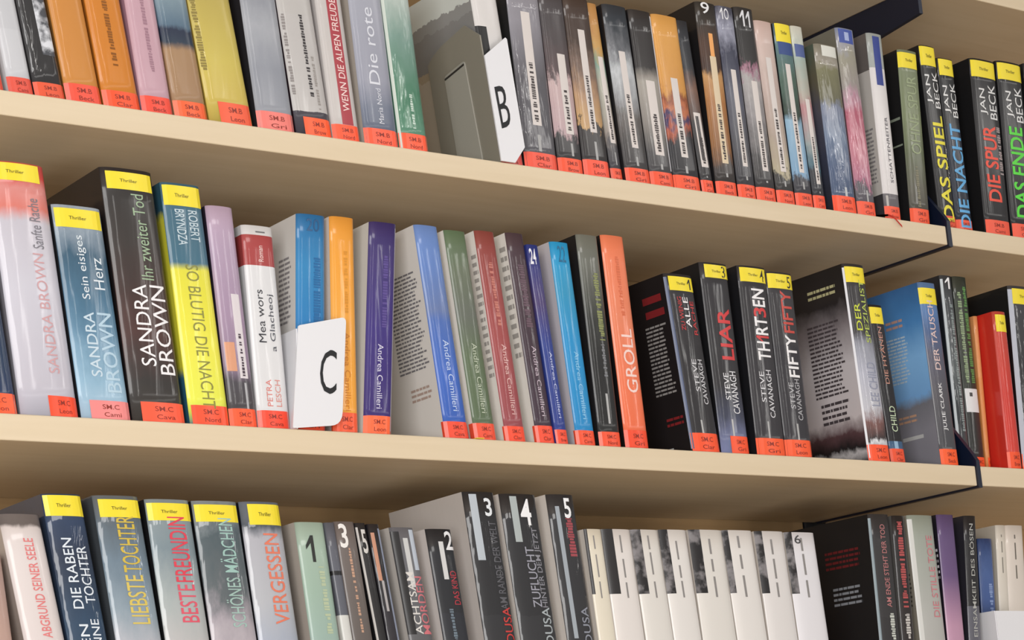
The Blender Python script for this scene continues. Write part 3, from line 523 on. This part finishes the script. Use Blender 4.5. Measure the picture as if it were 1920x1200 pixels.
    dict(st=(0, 1, 17, 'f24a24'), lf='C||0 120c0e', tx=[('GROLL', 'u', 0.3, 0.78, 0.26, 0.56, 'f4d4cc', 1), ('x', 'm', 0.45, 0.6, 0.62, 0.9, 'd8704c', 0)], rt='C||0 3a1810', row=2, label='salmon orange book with large white lettering', sp='L|.06:25|0 ee6a40,.3 ee7850,.6 e88460,1 f08058', x=-0.4995, w=0.0296, h=0.2203, lean=0.0449, y0=0.008),
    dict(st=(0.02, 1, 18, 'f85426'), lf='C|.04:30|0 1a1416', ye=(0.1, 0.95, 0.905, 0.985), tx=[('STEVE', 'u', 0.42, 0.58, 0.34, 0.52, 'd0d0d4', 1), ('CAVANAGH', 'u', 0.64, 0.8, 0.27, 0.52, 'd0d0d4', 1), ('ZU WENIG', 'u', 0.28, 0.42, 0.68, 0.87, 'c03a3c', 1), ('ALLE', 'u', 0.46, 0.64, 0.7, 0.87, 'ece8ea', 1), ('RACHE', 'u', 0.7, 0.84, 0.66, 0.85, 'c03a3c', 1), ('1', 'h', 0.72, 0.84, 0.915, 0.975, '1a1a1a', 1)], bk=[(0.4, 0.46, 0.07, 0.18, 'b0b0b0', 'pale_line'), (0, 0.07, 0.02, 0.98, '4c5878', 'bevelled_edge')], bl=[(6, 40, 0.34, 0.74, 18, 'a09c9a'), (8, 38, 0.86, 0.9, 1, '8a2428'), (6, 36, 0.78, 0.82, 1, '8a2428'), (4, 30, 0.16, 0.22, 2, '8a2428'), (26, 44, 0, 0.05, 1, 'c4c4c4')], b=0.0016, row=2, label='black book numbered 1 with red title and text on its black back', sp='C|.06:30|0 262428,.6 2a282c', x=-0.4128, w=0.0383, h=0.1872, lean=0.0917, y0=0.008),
    dict(st=(0.3, 1, 17, 'f85426'), lf='C||0 121216', ye=(0.12, 0.98, 0.92, 0.99), tx=[('LIAR', 'u', 0.36, 0.82, 0.49, 0.76, 'd03a3c', 2), ('STEVE', 'u', 0.32, 0.5, 0.28, 0.42, 'e0e0e4', 1), ('CAVANAGH', 'u', 0.54, 0.78, 0.21, 0.43, 'e0e0e4', 1), ('3', 'h', 0.72, 0.86, 0.925, 0.985, '1a1a1a', 1)], bk=[(0.42, 0.48, 0.07, 0.18, 'b8b8b8', 'pale_line')], row=2, label='black book with large red lettering and numbered yellow sticker', sp='L|.15:30|0 8088b0,.2 3c4054,.35 2a282c,1 2c2a2e', x=-0.3724, w=0.0383, h=0.204, lean=0.0335, y0=0.008),
    dict(st=(0, 1, 17, 'f85a28'), lf='C||0 14141a', ye=(0.05, 0.95, 0.915, 0.99), tx=[('TH', 'u', 0.35, 0.8, 0.5, 0.6, 'f0eef0', 2), ('1', 'u', 0.35, 0.8, 0.6, 0.63, 'd03a3c', 2), ('RT', 'u', 0.35, 0.8, 0.635, 0.73, 'f0eef0', 2), ('3', 'u', 0.35, 0.8, 0.73, 0.78, 'd03a3c', 2), ('EN', 'u', 0.35, 0.8, 0.785, 0.88, 'f0eef0', 2), ('STEVE', 'u', 0.3, 0.46, 0.28, 0.44, 'd8d8dc', 1), ('CAVANAGH', 'u', 0.54, 0.72, 0.2, 0.45, 'd8d8dc', 1), ('4', 'h', 0.72, 0.86, 0.92, 0.985, '1a1a1a', 1)], bk=[(0.4, 0.46, 0.07, 0.18, 'a8a8a8', 'pale_line')], row=2, label='black book numbered 4 with white and red capital lettering', sp='C|.06:30|0 302e33,.6 2c2a2e', x=-0.3228, w=0.0401, h=0.2055, lean=0.0151, y0=0.008),
    dict(st=(0, 1, 17, 'f85a28'), lf='C||0 14141a', ye=(0.03, 0.97, 0.91, 0.99), tx=[('FIFTY', 'u', 0.4, 0.8, 0.43, 0.66, 'f0eef0', 2), ('FIFTY', 'u', 0.4, 0.8, 0.67, 0.9, 'c4463c', 2), ('STEVE', 'u', 0.32, 0.5, 0.26, 0.4, 'b8b8bc', 1), ('CAVANAGH', 'u', 0.56, 0.74, 0.2, 0.42, 'b8b8bc', 1), ('5', 'h', 0.72, 0.86, 0.915, 0.98, '1a1a1a', 1)], bk=[(0.45, 0.52, 0.07, 0.18, 'a8a8a8', 'pale_line')], row=2, label='black book numbered 5 with white then red capital lettering', sp='C|.06:30|0 2e2c32,.6 343236', x=-0.282, w=0.0378, h=0.2024, lean=0.0171, y0=0.008),
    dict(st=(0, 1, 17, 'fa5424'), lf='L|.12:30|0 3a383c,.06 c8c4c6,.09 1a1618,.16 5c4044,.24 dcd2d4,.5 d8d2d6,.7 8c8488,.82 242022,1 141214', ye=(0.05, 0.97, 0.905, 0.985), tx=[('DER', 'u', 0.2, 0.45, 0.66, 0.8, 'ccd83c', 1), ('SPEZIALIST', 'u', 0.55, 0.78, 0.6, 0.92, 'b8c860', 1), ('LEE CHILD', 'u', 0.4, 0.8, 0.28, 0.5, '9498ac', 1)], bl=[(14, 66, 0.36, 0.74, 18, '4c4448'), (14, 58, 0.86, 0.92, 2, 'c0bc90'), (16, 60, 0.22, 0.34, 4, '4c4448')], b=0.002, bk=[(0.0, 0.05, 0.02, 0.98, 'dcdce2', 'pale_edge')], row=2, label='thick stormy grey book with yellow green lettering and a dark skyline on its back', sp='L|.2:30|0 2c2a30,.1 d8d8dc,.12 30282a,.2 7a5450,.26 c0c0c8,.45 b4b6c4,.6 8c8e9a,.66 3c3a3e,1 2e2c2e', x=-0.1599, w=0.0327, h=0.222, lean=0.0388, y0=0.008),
    dict(st=(0, 1, 15, 'ec5028'), ye=(0.05, 0.98, 0.88, 0.985), tx=[('DIE HYÄNEN', 'u', 0.3, 0.62, 0.5, 0.86, 'c08c7c', 1), ('CHILD', 'u', 0.3, 0.7, 0.2, 0.36, 'c4d4b4', 1)], lf='C||0 0e0e12', bk=[(0.3, 0.55, 0.08, 0.14, '8fb0cc', 'blue_patch')], row=2, label='narrow black book with orange lettering and yellow sticker behind the grey book', sp='C||0 34587c,.14 141218,.6 1a161c', x=-0.1221, w=0.0224, h=0.1791, lean=0.0576, y0=0.012),
    dict(st=(0, 1, 17, 'fa5a1c'), lf='L|.12:25|0 86848e,.2 8e8c96,.34 7c7c84,.4 80b4ea,.6 8cc4f8,.8 5090d0,1 3468a0', ye=(0.0, 0.95, 0.88, 0.97), tx=[('DER TAUSCH', 'u', 0.28, 0.6, 0.52, 0.9, 'e0c4c0', 1), ('JULIE CLARK', 'u', 0.3, 0.55, 0.19, 0.45, 'e8e8ea', 1)], bl=[(26, 60, 0.48, 0.74, 14, 'bcd0e0'), (30, 56, 0.78, 0.84, 2, 'c09a90'), (26, 58, 0.26, 0.31, 2, 'c49a80'), (20, 52, 0.17, 0.19, 1, 'c4c4c4'), (58, 66, 0, 0.085, 1, 'd8d8dc')], row=2, label='blue and grey book with pinkish white lettering and sky on its back', sp='L|.1:30|0 3a3c40,.4 55535a,.6 5a5a6c,.75 4a6490,.85 587cb0,1 5a7ca8', x=-0.0466, w=0.0276, h=0.2111, lean=0.0203, y0=0.008),
    dict(st=(0, 1, 15, 'e8502c'), foil=1, lf='C||0 1c1e24', tx=[('1', 'h', 0.3, 0.7, 0.93, 0.99, 'f0f0f2', 2), ('x', 'm', 0.5, 0.75, 0.2, 0.85, '8c9898', 0)], bk=[(0.02, 0.16, 0.02, 0.98, 'c4ccd0', 'glossy_edge')], row=2, label='black book numbered 1 with a silvery glare edge beside the blue book', sp='L|.15:35|0 44484a,.3 30363a,.5 5a6264,.8 484c50,1 34383c', x=0.0055, w=0.0194, h=0.2303, lean=-0.0219, y0=0.03),  # pale strip at the left paints glare onto the spine edge
    dict(st=(0.2, 1, 15, 'f8541c'), lf='C||0 101210', tx=[('x', 'm', 0.15, 0.4, 0.45, 0.92, '8ca07c', 0), ('x', 'm', 0.55, 0.8, 0.45, 0.95, '5c8c4c', 0)], bk=[(0.05, 0.95, 0.3, 0.42, 'dcdcde', 'white_label'), (0.3, 0.5, 0.38, 0.4, '2c2c30', 'label_mark')], row=2, label='dark green black book with a white label on the lower spine', sp='L|.15:35|0 1c1e1c,.34 1f221f,.4 22281f,.7 2c3426,1 30362c', x=0.0258, w=0.0231, h=0.2309, lean=-0.0275, y0=0.03),
    dict(st=(0.3, 1, 15, 'f8541c'), row=2, label='very slim orange edged booklet standing left of the red book', sp='C||0 d88a4c,.6 dc945a', x=0.0498, w=0.0071, h=0.185, lean=-0.0492, y0=0.03),
    dict(st=(0.0, 1, 18, 'f2501c'), lf='C|.04:20|0 d02818', ye=(0.1, 0.95, 0.87, 0.98), b=0.0025, row=2, label='shorter glossy red book with a yellow sticker', sp='L|.06:25|0 d43c30,.5 cc3428,1 c84838', x=0.0632, w=0.0218, h=0.1863, lean=-0.0269, y0=0.008),
    dict(st=(0, 1, 17, 'f8541c'), lf='C||0 0a0a0c', ye=(0.1, 0.95, 0.9, 0.985), bk=[(0.0, 0.12, 0.02, 0.98, 'b4b8c4', 'glossy_edge')], foil=1, row=2, label='black book with glare edge and yellow sticker at the right end of the middle shelf', sp='L|.1:30|0 2c2c30,.5 2e2e32,1 3c3c40', x=0.0885, w=0.0471, h=0.2207, lean=-0.0612, y0=0.008),  # glare along the left edge is a painted pale strip
    dict(st=None, row=3, label='dusty pink book cut off at the left end of the lower shelf', sp='L|.1:25|0 b09088,.6 b8988c,1 a88c84', x=-1.1794, w=0.0362, h=0.165, lean=0.1224, y0=0.01),
    dict(st=None, lf='L|.1:25|0 8a8078,.6 a89c94,1 b8aca4', tx=[('ABGRUND SEINER SEELE', 'u', 0.42, 0.66, 0.49, 0.9, 'e07878', 1)], b=0.003, row=3, label='beige book with red lettering running up its spine', sp='L|.06:25|0 d8ccca,.8 dcd2d0,.94 d8cecc,.955 6a6260,1 7a7270', x=-1.126, w=0.0354, h=0.198, lean=0.1963, y0=0.01),
    dict(st=None, lf='C|.1:20|0 22344e', ye=(0.02, 0.98, 0.915, 0.995), tx=[('DIE RABEN', 'u', 0.25, 0.5, 0.56, 0.83, 'dce4ec', 1), ('TOCHTER', 'u', 0.58, 0.84, 0.58, 0.8, 'dce4ec', 1), ('KAREN', 'u', 0.3, 0.52, 0.28, 0.5, 'dce4ec', 1), ('ROSE ANNE', 'u', 0.6, 0.82, 0.24, 0.52, 'dce4ec', 1)], foil=1, b=0.002, row=3, label='dark blue book with white two line lettering and yellow sticker', sp='L|.15:25|0 1c3048,.5 23405c,.75 1e2c44,1 2c4468', x=-1.0903, w=0.0354, h=0.2158, lean=0.1707, y0=0.01),
    dict(st=None, lf='C||0 4c5258', ye=(0.08, 0.98, 0.915, 0.985), tx=[('LIEBSTE', 'u', 0.38, 0.78, 0.5, 0.69, 'd8c05c', 1), ('TOCHTER', 'u', 0.38, 0.78, 0.7, 0.92, 'd0b440', 1)], foil=1, b=0.002, row=3, label='grey blue book with golden yellow lettering and yellow sticker', sp='L|.2:30|0 4a5054,.36 3c4444,.42 b0b4bc,.55 8c9ca8,.75 6c7f8e,.9 5a6670,1 6a7074', x=-1.0496, w=0.0423, h=0.2159, lean=0.1455, y0=0.01),
    dict(st=None, lf='C||0 16161a', ye=(0.02, 0.99, 0.915, 0.985), tx=[('BESTE', 'u', 0.4, 0.8, 0.51, 0.66, 'dc5468', 1), ('FREUNDIN', 'u', 0.4, 0.8, 0.67, 0.93, 'dc3c50', 1)], foil=1, b=0.002, row=3, label='silver grey book with pinkish red lettering and yellow sticker', sp='L|.2:30|0 b0aeb0,.4 bcbaba,.6 a8b0b0,.8 7c8c94,1 8c989c', x=-1.0057, w=0.042, h=0.2141, lean=0.1258, y0=0.01),
    dict(st=None, lf='C||0 101014', ye=(0.03, 0.97, 0.915, 0.985), tx=[('SCHÖNES', 'u', 0.4, 0.78, 0.49, 0.69, '9fbcb4', 1), ('MÄDCHEN', 'u', 0.4, 0.78, 0.71, 0.93, '9cc0b8', 1)], foil=1, b=0.002, row=3, label='misty grey book with dark green lettering and yellow sticker', sp='L|.35:35|0 3a3c40,.33 c0b8be,.5 a8a0a8,.65 5c6468,.85 4c5a60,1 8c9498', x=-0.9622, w=0.0442, h=0.214, lean=0.1199, y0=0.01),
    dict(st=None, lf='C||0 14141c', ye=(0.15, 0.98, 0.905, 0.99), tx=[('VERGESSEN', 'u', 0.42, 0.8, 0.5, 0.87, 'e0785c', 1), ('x', 'm', 0.4, 0.8, 0.38, 0.41, 'e0e0e8', 0)], foil=1, b=0.003, row=3, label='pale silver blue book with orange red lettering and yellow sticker', sp='L|.12:25|0 8c94a8,.4 a4acbc,.6 b4b6bc,.85 b0b0b8,.9 4a525c,1 6a7280', x=-0.9171, w=0.04, h=0.2144, lean=0.113, y0=0.01),
    dict(st=None, lf='L||0 3a3430,.3 d0c0b0,.36 3a3630,.4 c4b8ae,1 c9bfb4', tx=[('1', 'h', 0.22, 0.5, 0.82, 0.94, '20221f', 1), ('x', 'm', 0.55, 0.75, 0.5, 0.8, 'b4c0a0', 0)], row=3, label='sage green book numbered 1 with black numeral', sp='L|.06:30|0 94b0a8,.4 98b0a8,.7 9cb4a4,1 a4b8a8', x=-0.8657, w=0.0297, h=0.1978, lean=0.1011, y0=0.01),
    dict(st=None, row=3, label='slim book with slate grey blocks above a white lower half', sp='C||0 d0d0cc,.58 5a5c66,.76 141418,.78 5c5e68', x=-0.8312, w=0.0101, h=0.1979, lean=0.1239, y0=0.01),
    dict(st=None, tx=[('3', 'h', 0.12, 0.5, 0.88, 0.99, 'e8e4e0', 2), ('x', 'm', 0.42, 0.55, 0.5, 0.88, 'c09880', 0)], row=3, label='taupe brown book with a white numeral 3 and thin orange lettering', sp='L|.06:30|0 5c5452,.5 625a56,1 706662', x=-0.8208, w=0.0214, h=0.1992, lean=0.1239, y0=0.01),
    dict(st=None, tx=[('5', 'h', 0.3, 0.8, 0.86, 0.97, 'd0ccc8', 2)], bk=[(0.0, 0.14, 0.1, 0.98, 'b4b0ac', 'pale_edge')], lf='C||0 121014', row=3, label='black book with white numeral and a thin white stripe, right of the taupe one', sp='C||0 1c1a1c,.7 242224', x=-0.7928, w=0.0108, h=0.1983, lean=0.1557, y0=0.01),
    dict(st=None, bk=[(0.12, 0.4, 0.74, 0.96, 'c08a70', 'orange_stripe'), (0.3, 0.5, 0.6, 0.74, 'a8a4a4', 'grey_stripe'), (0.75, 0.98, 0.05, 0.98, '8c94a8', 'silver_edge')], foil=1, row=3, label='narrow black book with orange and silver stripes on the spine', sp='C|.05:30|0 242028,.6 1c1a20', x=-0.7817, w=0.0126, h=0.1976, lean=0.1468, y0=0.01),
    dict(st=None, lf='C||0 d0cac4', bk=[(0, 0.3, 0.5, 0.98, '1a181a', 'black_panel'), (0.42, 0.62, 0.72, 0.95, 'c8c8c8', 'white_strip'), (0.72, 0.92, 0.8, 0.99, 'b8c0cc', 'pale_patch')], tx=[('ACHTSAM', 'u', 0.28, 0.58, 0.5, 0.79, 'd8d4d0', 1), ('MORDEN', 'u', 0.6, 0.94, 0.5, 0.77, 'cc7078', 1)], row=3, label='black and grey book with white and pink lettering, left of the book numbered 2', sp='L|.05:30|0 50504e,.4 5a5a5c,1 6a6a70', x=-0.7588, w=0.0262, h=0.1952, lean=0.1401, y0=0.01),
    dict(st=None, lf='C||0 d4cecc', tx=[('2', 'h', 0.62, 0.95, 0.9, 0.99, 'e4e4e6', 2), ('x', 'm', 0.35, 0.5, 0.35, 0.62, '6a7884', 0), ('DAS KIND', 'u', 0.6, 0.85, 0.64, 0.8, 'b03440', 1)], bk=[(0.36, 0.54, 0.76, 0.94, 'd0d0d0', 'white_strip')], row=3, label='black book numbered 2 with a white strip and red lettering', sp='C|.05:30|0 22242c,.6 1c1e24', x=-0.7224, w=0.0286, h=0.1946, lean=0.123, y0=0.01),
    dict(st=None, lf='C||0 c8c2be', foil=1, tx=[('3', 'h', 0.56, 0.8, 0.9, 0.975, 'e4e8ec', 2), ('AM RANDE DER WELT', 'u', 0.6, 0.85, 0.52, 0.88, '5c5c62', 1), ('KARIN DUSA', 'u', 0.62, 0.9, 0.2, 0.53, 'c83c38', 1)], bk=[(0.14, 0.36, 0.72, 0.99, 'b4bcc4', 'glossy_streak')], b=0.002, row=3, label='tall black glossy book numbered 3 with white back cover', sp='C|.05:30|0 26262a,.5 1e1e22', x=-0.6781, w=0.0362, h=0.2308, lean=0.1028, y0=0.01),  # pale streak panel is a gloss highlight painted on the spine
    dict(st=None, lf='C||0 d4cec8', foil=1, tx=[('4', 'h', 0.45, 0.75, 0.87, 0.98, 'f0f0f2', 2), ('ZUFLUCHT', 'u', 0.42, 0.66, 0.53, 0.78, '9c9ca8', 1), ('HINTER DEM JETZT', 'u', 0.68, 0.88, 0.53, 0.86, '8c8c94', 1), ('KARIN DUSA', 'u', 0.62, 0.86, 0.18, 0.53, 'a8b0b4', 1)], bk=[(0.22, 0.4, 0.8, 0.99, 'a8b0b0', 'glossy_streak')], b=0.002, row=3, label='tall black glossy book numbered 4', sp='C|.05:30|0 28282c,.5 202024', x=-0.6368, w=0.0428, h=0.2301, lean=0.0977, y0=0.01),  # highlight streak painted as a pale panel
    dict(st=None, lf='C||0 dcd6d0', foil=1, tx=[('5', 'h', 0.5, 0.76, 0.9, 0.985, 'f0f0f2', 2), ('KARIN DUSA', 'u', 0.56, 0.84, 0.18, 0.53, '8c909c', 1), ('x', 'm', 0.5, 0.75, 0.74, 0.9, 'a04850', 0)], bk=[(0.2, 0.34, 0.4, 0.95, '9ca4ac', 'glossy_streak')], b=0.002, row=3, label='tall black glossy book numbered 5, right of the one numbered 4', sp='C|.05:30|0 26262a,.5 28282c', x=-0.5827, w=0.033, h=0.2312, lean=0.0893, y0=0.01),  # narrow pale panel paints a gloss reflection
    dict(st=None, lf='C||0 cfc8c0', bk=[(0, 0.12, 0.68, 1, '1f1b1d', 'black_photo_block')], pat=False, tx=[('x', 'l', 0.384, 0.4544, 0.66, 0.97, '8a8684', 0)], row=3, label='white book with black upper corner, directly right of the black book numbered 5', sp='C||0 e2dac8', x=-0.5494, w=0.0211, h=0.1977, lean=0.0726, y0=0.006),
    dict(st=None, lf='C||0 cfc8c0', bk=[(0, 0.32, 0.68, 1, '1f1b1d', 'black_photo_block')], pat=False, tx=[('x', 'l', 0.524, 0.5784, 0.66, 0.97, '8a8684', 0)], row=3, label='white book with broad plain black upper block, second of the white row', sp='C||0 e2dcd8', x=-0.5277, w=0.036, h=0.1982, lean=0.0706, y0=0.006),
    dict(st=None, lf='C||0 cfc8c0', bk=[(0, 0.3, 0.68, 1, '1f1b1d', 'black_photo_block')], pat=True, tx=[('x', 'l', 0.51, 0.566, 0.66, 0.97, '8a8684', 0)], row=3, label='white book with grey patterned upper block, third of the white row', sp='C||0 dedad4', x=-0.4895, w=0.0354, h=0.1985, lean=0.0802, y0=0.006),
    dict(st=None, lf='C||0 cfc8c0', bk=[(0, 0.26, 0.68, 1, '1f1b1d', 'black_photo_block')], pat=True, tx=[('x', 'l', 0.482, 0.5412, 0.66, 0.97, '8a8684', 0)], row=3, label='white book with black and white patterned corner, fourth of the white row', sp='C||0 e2deda', x=-0.4537, w=0.0359, h=0.1992, lean=0.0778, y0=0.006),
    dict(st=None, lf='C||0 cfc8c0', bk=[(0, 0.28, 0.68, 1, '1f1b1d', 'black_photo_block')], pat=True, tx=[('x', 'l', 0.496, 0.5536000000000001, 0.66, 0.97, '8a8684', 0)], row=3, label='white book with wider grey photo corner, fifth of the white row', sp='C||0 dedad4', x=-0.4174, w=0.0445, h=0.2, lean=0.0619, y0=0.006),
    dict(st=None, lf='C||0 cfc8c0', bk=[(0, 0.15, 0.68, 1, '1f1b1d', 'black_photo_block')], pat=True, tx=[('x', 'l', 0.405, 0.473, 0.66, 0.97, '8a8684', 0)], row=3, label='white book with slim dark photo edge, sixth of the white row', sp='C||0 e2deda', x=-0.3706, w=0.0406, h=0.2004, lean=0.0719, y0=0.006),
    dict(st=None, lf='C||0 cfc8c0', bk=[(0, 0.2, 0.68, 1, '1f1b1d', 'black_photo_block')], pat=True, tx=[('x', 'l', 0.44, 0.504, 0.66, 0.97, '8a8684', 0)], row=3, label='white book with dark photo edge, seventh of the white row', sp='C||0 dedad8', x=-0.3291, w=0.04, h=0.2003, lean=0.0571, y0=0.006),
    dict(st=None, lf='C||0 cfc8c0', bk=[(0, 0.19, 0.68, 1, '1f1b1d', 'black_photo_block')], pat=True, tx=[('x', 'l', 0.433, 0.4978, 0.66, 0.97, '8a8684', 0), ('6', 'h', 0.25, 0.45, 0.94, 0.985, '3a383a', 1)], row=3, label='white book with small numeral at its top, last of the white row', sp='C||0 e2e0e4', x=-0.2877, w=0.0424, h=0.2, lean=0.0555, y0=0.006),
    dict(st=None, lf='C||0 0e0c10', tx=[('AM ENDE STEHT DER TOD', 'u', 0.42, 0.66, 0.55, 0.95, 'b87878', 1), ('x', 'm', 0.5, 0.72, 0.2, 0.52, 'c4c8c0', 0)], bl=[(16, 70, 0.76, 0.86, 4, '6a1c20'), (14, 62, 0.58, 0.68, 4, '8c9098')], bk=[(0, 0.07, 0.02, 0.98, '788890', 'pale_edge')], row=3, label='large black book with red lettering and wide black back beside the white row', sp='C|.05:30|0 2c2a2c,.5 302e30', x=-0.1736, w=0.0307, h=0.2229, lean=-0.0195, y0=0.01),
    dict(st=None, tx=[('x', 'm', 0.25, 0.65, 0.55, 0.97, 'b05050', 0), ('x', 'm', 0.3, 0.65, 0.2, 0.52, 'c8c4c0', 0)], lf='C||0 5a5856', row=3, label='narrow black book with red and white lettering', sp='C||0 241c1c,.6 1c1618', x=-0.1426, w=0.0189, h=0.222, lean=-0.0393, y0=0.01),
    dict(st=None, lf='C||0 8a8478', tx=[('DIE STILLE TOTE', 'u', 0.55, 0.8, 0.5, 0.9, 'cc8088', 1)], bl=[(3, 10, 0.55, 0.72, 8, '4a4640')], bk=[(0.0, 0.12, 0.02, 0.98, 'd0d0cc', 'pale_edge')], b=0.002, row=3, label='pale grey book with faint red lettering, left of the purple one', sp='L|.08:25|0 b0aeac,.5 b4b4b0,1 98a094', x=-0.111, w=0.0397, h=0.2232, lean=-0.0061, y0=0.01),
    dict(st=None, lf='C||0 120e1c', bl=[(0, 10, 0.68, 0.84, 6, 'd8d4dc')], row=3, label='purple book fading to pink with white marks on its dark back', sp='L|.02:15|0 c49ab0,.45 bc90aa,.7 68507c,1 5c4874', x=-0.071, w=0.0266, h=0.2249, lean=-0.0355, y0=0.01),
    dict(st=None, tx=[('EINSAMKEIT DES BÖSEN', 'u', 0.25, 0.62, 0.4, 0.96, 'b0b0ac', 1)], lf='C||0 24222c', row=3, label='black book with grey capital lettering, right of the purple one', sp='C||0 5c5c66,.55 1c1a1e', x=-0.0441, w=0.0194, h=0.2247, lean=-0.1064, y0=0.01),
    dict(st=None, lf='C||0 141c38', tx=[('x', 'm', 0.5, 0.75, 0.3, 0.75, '8ca0cc', 0)], row=3, label='small blue book standing behind the white divider card', sp='L|.2:40|0 24386c,.5 3a5490,.8 4a649c,1 2c4478', x=0.0186, w=0.0239, h=0.2054, lean=-0.0937, y0=0.045),
    dict(st=None, lf='C||0 c4bcb0', tx=[('x', 'l', 0.4, 0.48, 0.75, 0.95, '7a746c', 0)], row=3, label='cream book with tiny dark lettering, right of the small blue book', sp='C||0 d8d0c4', x=0.0467, w=0.0161, h=0.2215, lean=-0.1069, y0=0.045),
    dict(st=None, lf='C||0 c4bcb0', tx=[('x', 'l', 0.4, 0.46, 0.72, 0.95, '6a645c', 0)], row=3, label='wider cream book at the right end of the lower shelf', sp='C||0 dad0c6', x=0.0641, w=0.0308, h=0.2218, lean=-0.1024, y0=0.045),
]
for d in BOOKS:
    build_book(d)

# ------------------------------------------------------------------ divider cards
CARD = plain('e4e4e8', 0.45, 0.2, name='white_divider_card')
GREY = plain('8d887c', 0.4, 0.25, name='grey_plastic')
GREY2 = plain('a3a096', 0.4, 0.25, name='grey_plastic_insert')
INK = plain('17181c', 0.5, name='black_ink')

def sheared(me, lean):
    for v in me.vertices: v.co.x -= v.co.z * lean
    me.update()
    return me

def card_xz(name, pts, y0, y1, bev=.0003):
    bm = bmesh.new()
    a = [bm.verts.new((x, y0, z)) for x, z in pts]
    b = [bm.verts.new((x, y1, z)) for x, z in pts]
    n = len(pts)
    bm.faces.new(a[::-1]); bm.faces.new(b)
    for i in range(n): bm.faces.new((a[i], a[(i + 1) % n], b[(i + 1) % n], b[i]))
    bmesh.ops.recalc_face_normals(bm, faces=bm.faces[:])
    return from_bm(bm, name)

def rounded(pts, r, n=5):
    out = []
    for i, p in enumerate(pts):
        p = Vector(p); a = (Vector(pts[i - 1]) - p).normalized(); b = (Vector(pts[(i + 1) % len(pts)]) - p).normalized()
        rr = r[i] if isinstance(r, (list, tuple)) else r
        if rr <= 0: out.append(tuple(p)); continue
        for k in range(n + 1):
            t = k / n
            q = (p + a * rr) * (1 - t) ** 2 + p * 2 * t * (1 - t) + (p + b * rr) * t ** 2
            out.append(tuple(q))
    return out

def flat_text(root, s, bold, quad, y, mat):
    """letter fitted into a quad (x,z): bl, br, tr, tl"""
    vs2, fs = text_shape(s, bold)
    out = []
    for tx, ty in vs2:
        p = [quad[0][k] * (1 - tx) * (1 - ty) + quad[1][k] * tx * (1 - ty) + quad[2][k] * tx * ty + quad[3][k] * (1 - tx) * ty for k in (0, 1)]
        out.append((p[0], y, p[1]))
    return link('index_letter', poly_mesh('index_letter', out, fs), mat, root)

def divider_b():
    ln = 0.1033
    e = empty('index_divider', (-.6365, 0, .2802), 'grey plastic index divider with a white front card bearing the letter B', 'divider', 'letter dividers')
    out = [(0, 0), (.093, 0), (.093, .128), (.082, .1345), (.066, .140), (.022, .1476), (0, .130)]
    link('side_plate', sheared(prism_x('side_plate', out, 0, .0016), ln), GREY, e)
    ins = rounded([(.0255, .001), (.066, .001), (.067, .108), (.030, .1135)], [.012, .004, .004, .004])
    link('label_window', sheared(prism_x('label_window', ins, -.0012, .0002, .0003), ln), GREY2, e)['label'] = 'paler raised window in the side plate'
    lip = [(.031, .1085), (.066, .1035), (.066, .1055), (.031, .1105)]
    link('window_slot', sheared(prism_x('window_slot', lip, -.0016, -.0011), ln), plain('2c2a28'), e)
    fr = [(0, 0), (.017, 0), (.032, .0176), (.0318, .1297), (.0300, .1312), (0, .108)]
    link('front_card', sheared(card_xz('front_card', fr, -.0028, -.0012), ln), CARD, e)
    t = flat_text(e, 'B', 0, [(.0068, .0335), (.0195, .0385), (.0205, .081), (.0055, .076)], -.0031, INK)
    sheared(t.data, ln)

def divider_c():
    e = empty('index_divider', (-.885, 0, .0002), 'white divider card with rounded corners bearing the letter C', 'divider', 'letter dividers')
    X = .885
    q = [(-.8906 + X, 0.0), (-.8388 + X, .0052), (-.8276 + X, .1068), (-.8793 + X, .0948)]
    link('front_card', card_xz('front_card', rounded(q, [.002, .012, .006, .002]), -.0022, -.0010), CARD, e)
    pl = [(-.001, 0), (.095, 0), (.095, .08), (.08, .092), (-.001, .092)]
    link('side_plate', sheared(prism_x('side_plate', pl, -.0006, .0004), -.05), CARD, e)
    flat_text(e, 'C', 0, [(-.8608 + X, .0318), (-.8432 + X, .034), (-.8398 + X, .0752), (-.8578 + X, .0725)], -.0026, INK)

def divider_plain():
    e = empty('index_divider', (-.004, 0, -.2798), 'blank white divider card in the lower right corner before the small blue book', 'divider', 'letter dividers')
    link('front_card', card_xz('front_card', rounded([(0, 0), (.06, 0), (.06, .1165), (0, .1168)], [.001, .003, .003, .001]), -.0045, -.0035), CARD, e)
    link('side_plate', prism_x('side_plate', [(-.0035, 0), (.09, 0), (.09, .117), (-.0035, .117)], -.0008, .0004), CARD, e)

divider_b(); divider_c(); divider_plain()
s = link('sticky_note', bevelled_box('sticky_note', -.0045, .0045, -.0035, .0045, 0, .0008, .0002, 1), plain('f0d24a', .7, name='yellow_paper'))
s.location = (-.6851, .002, .0002)
s['label'] = 'tiny yellow paper scrap on the middle shelf edge below the olive green book'; s['category'] = 'paper scrap'
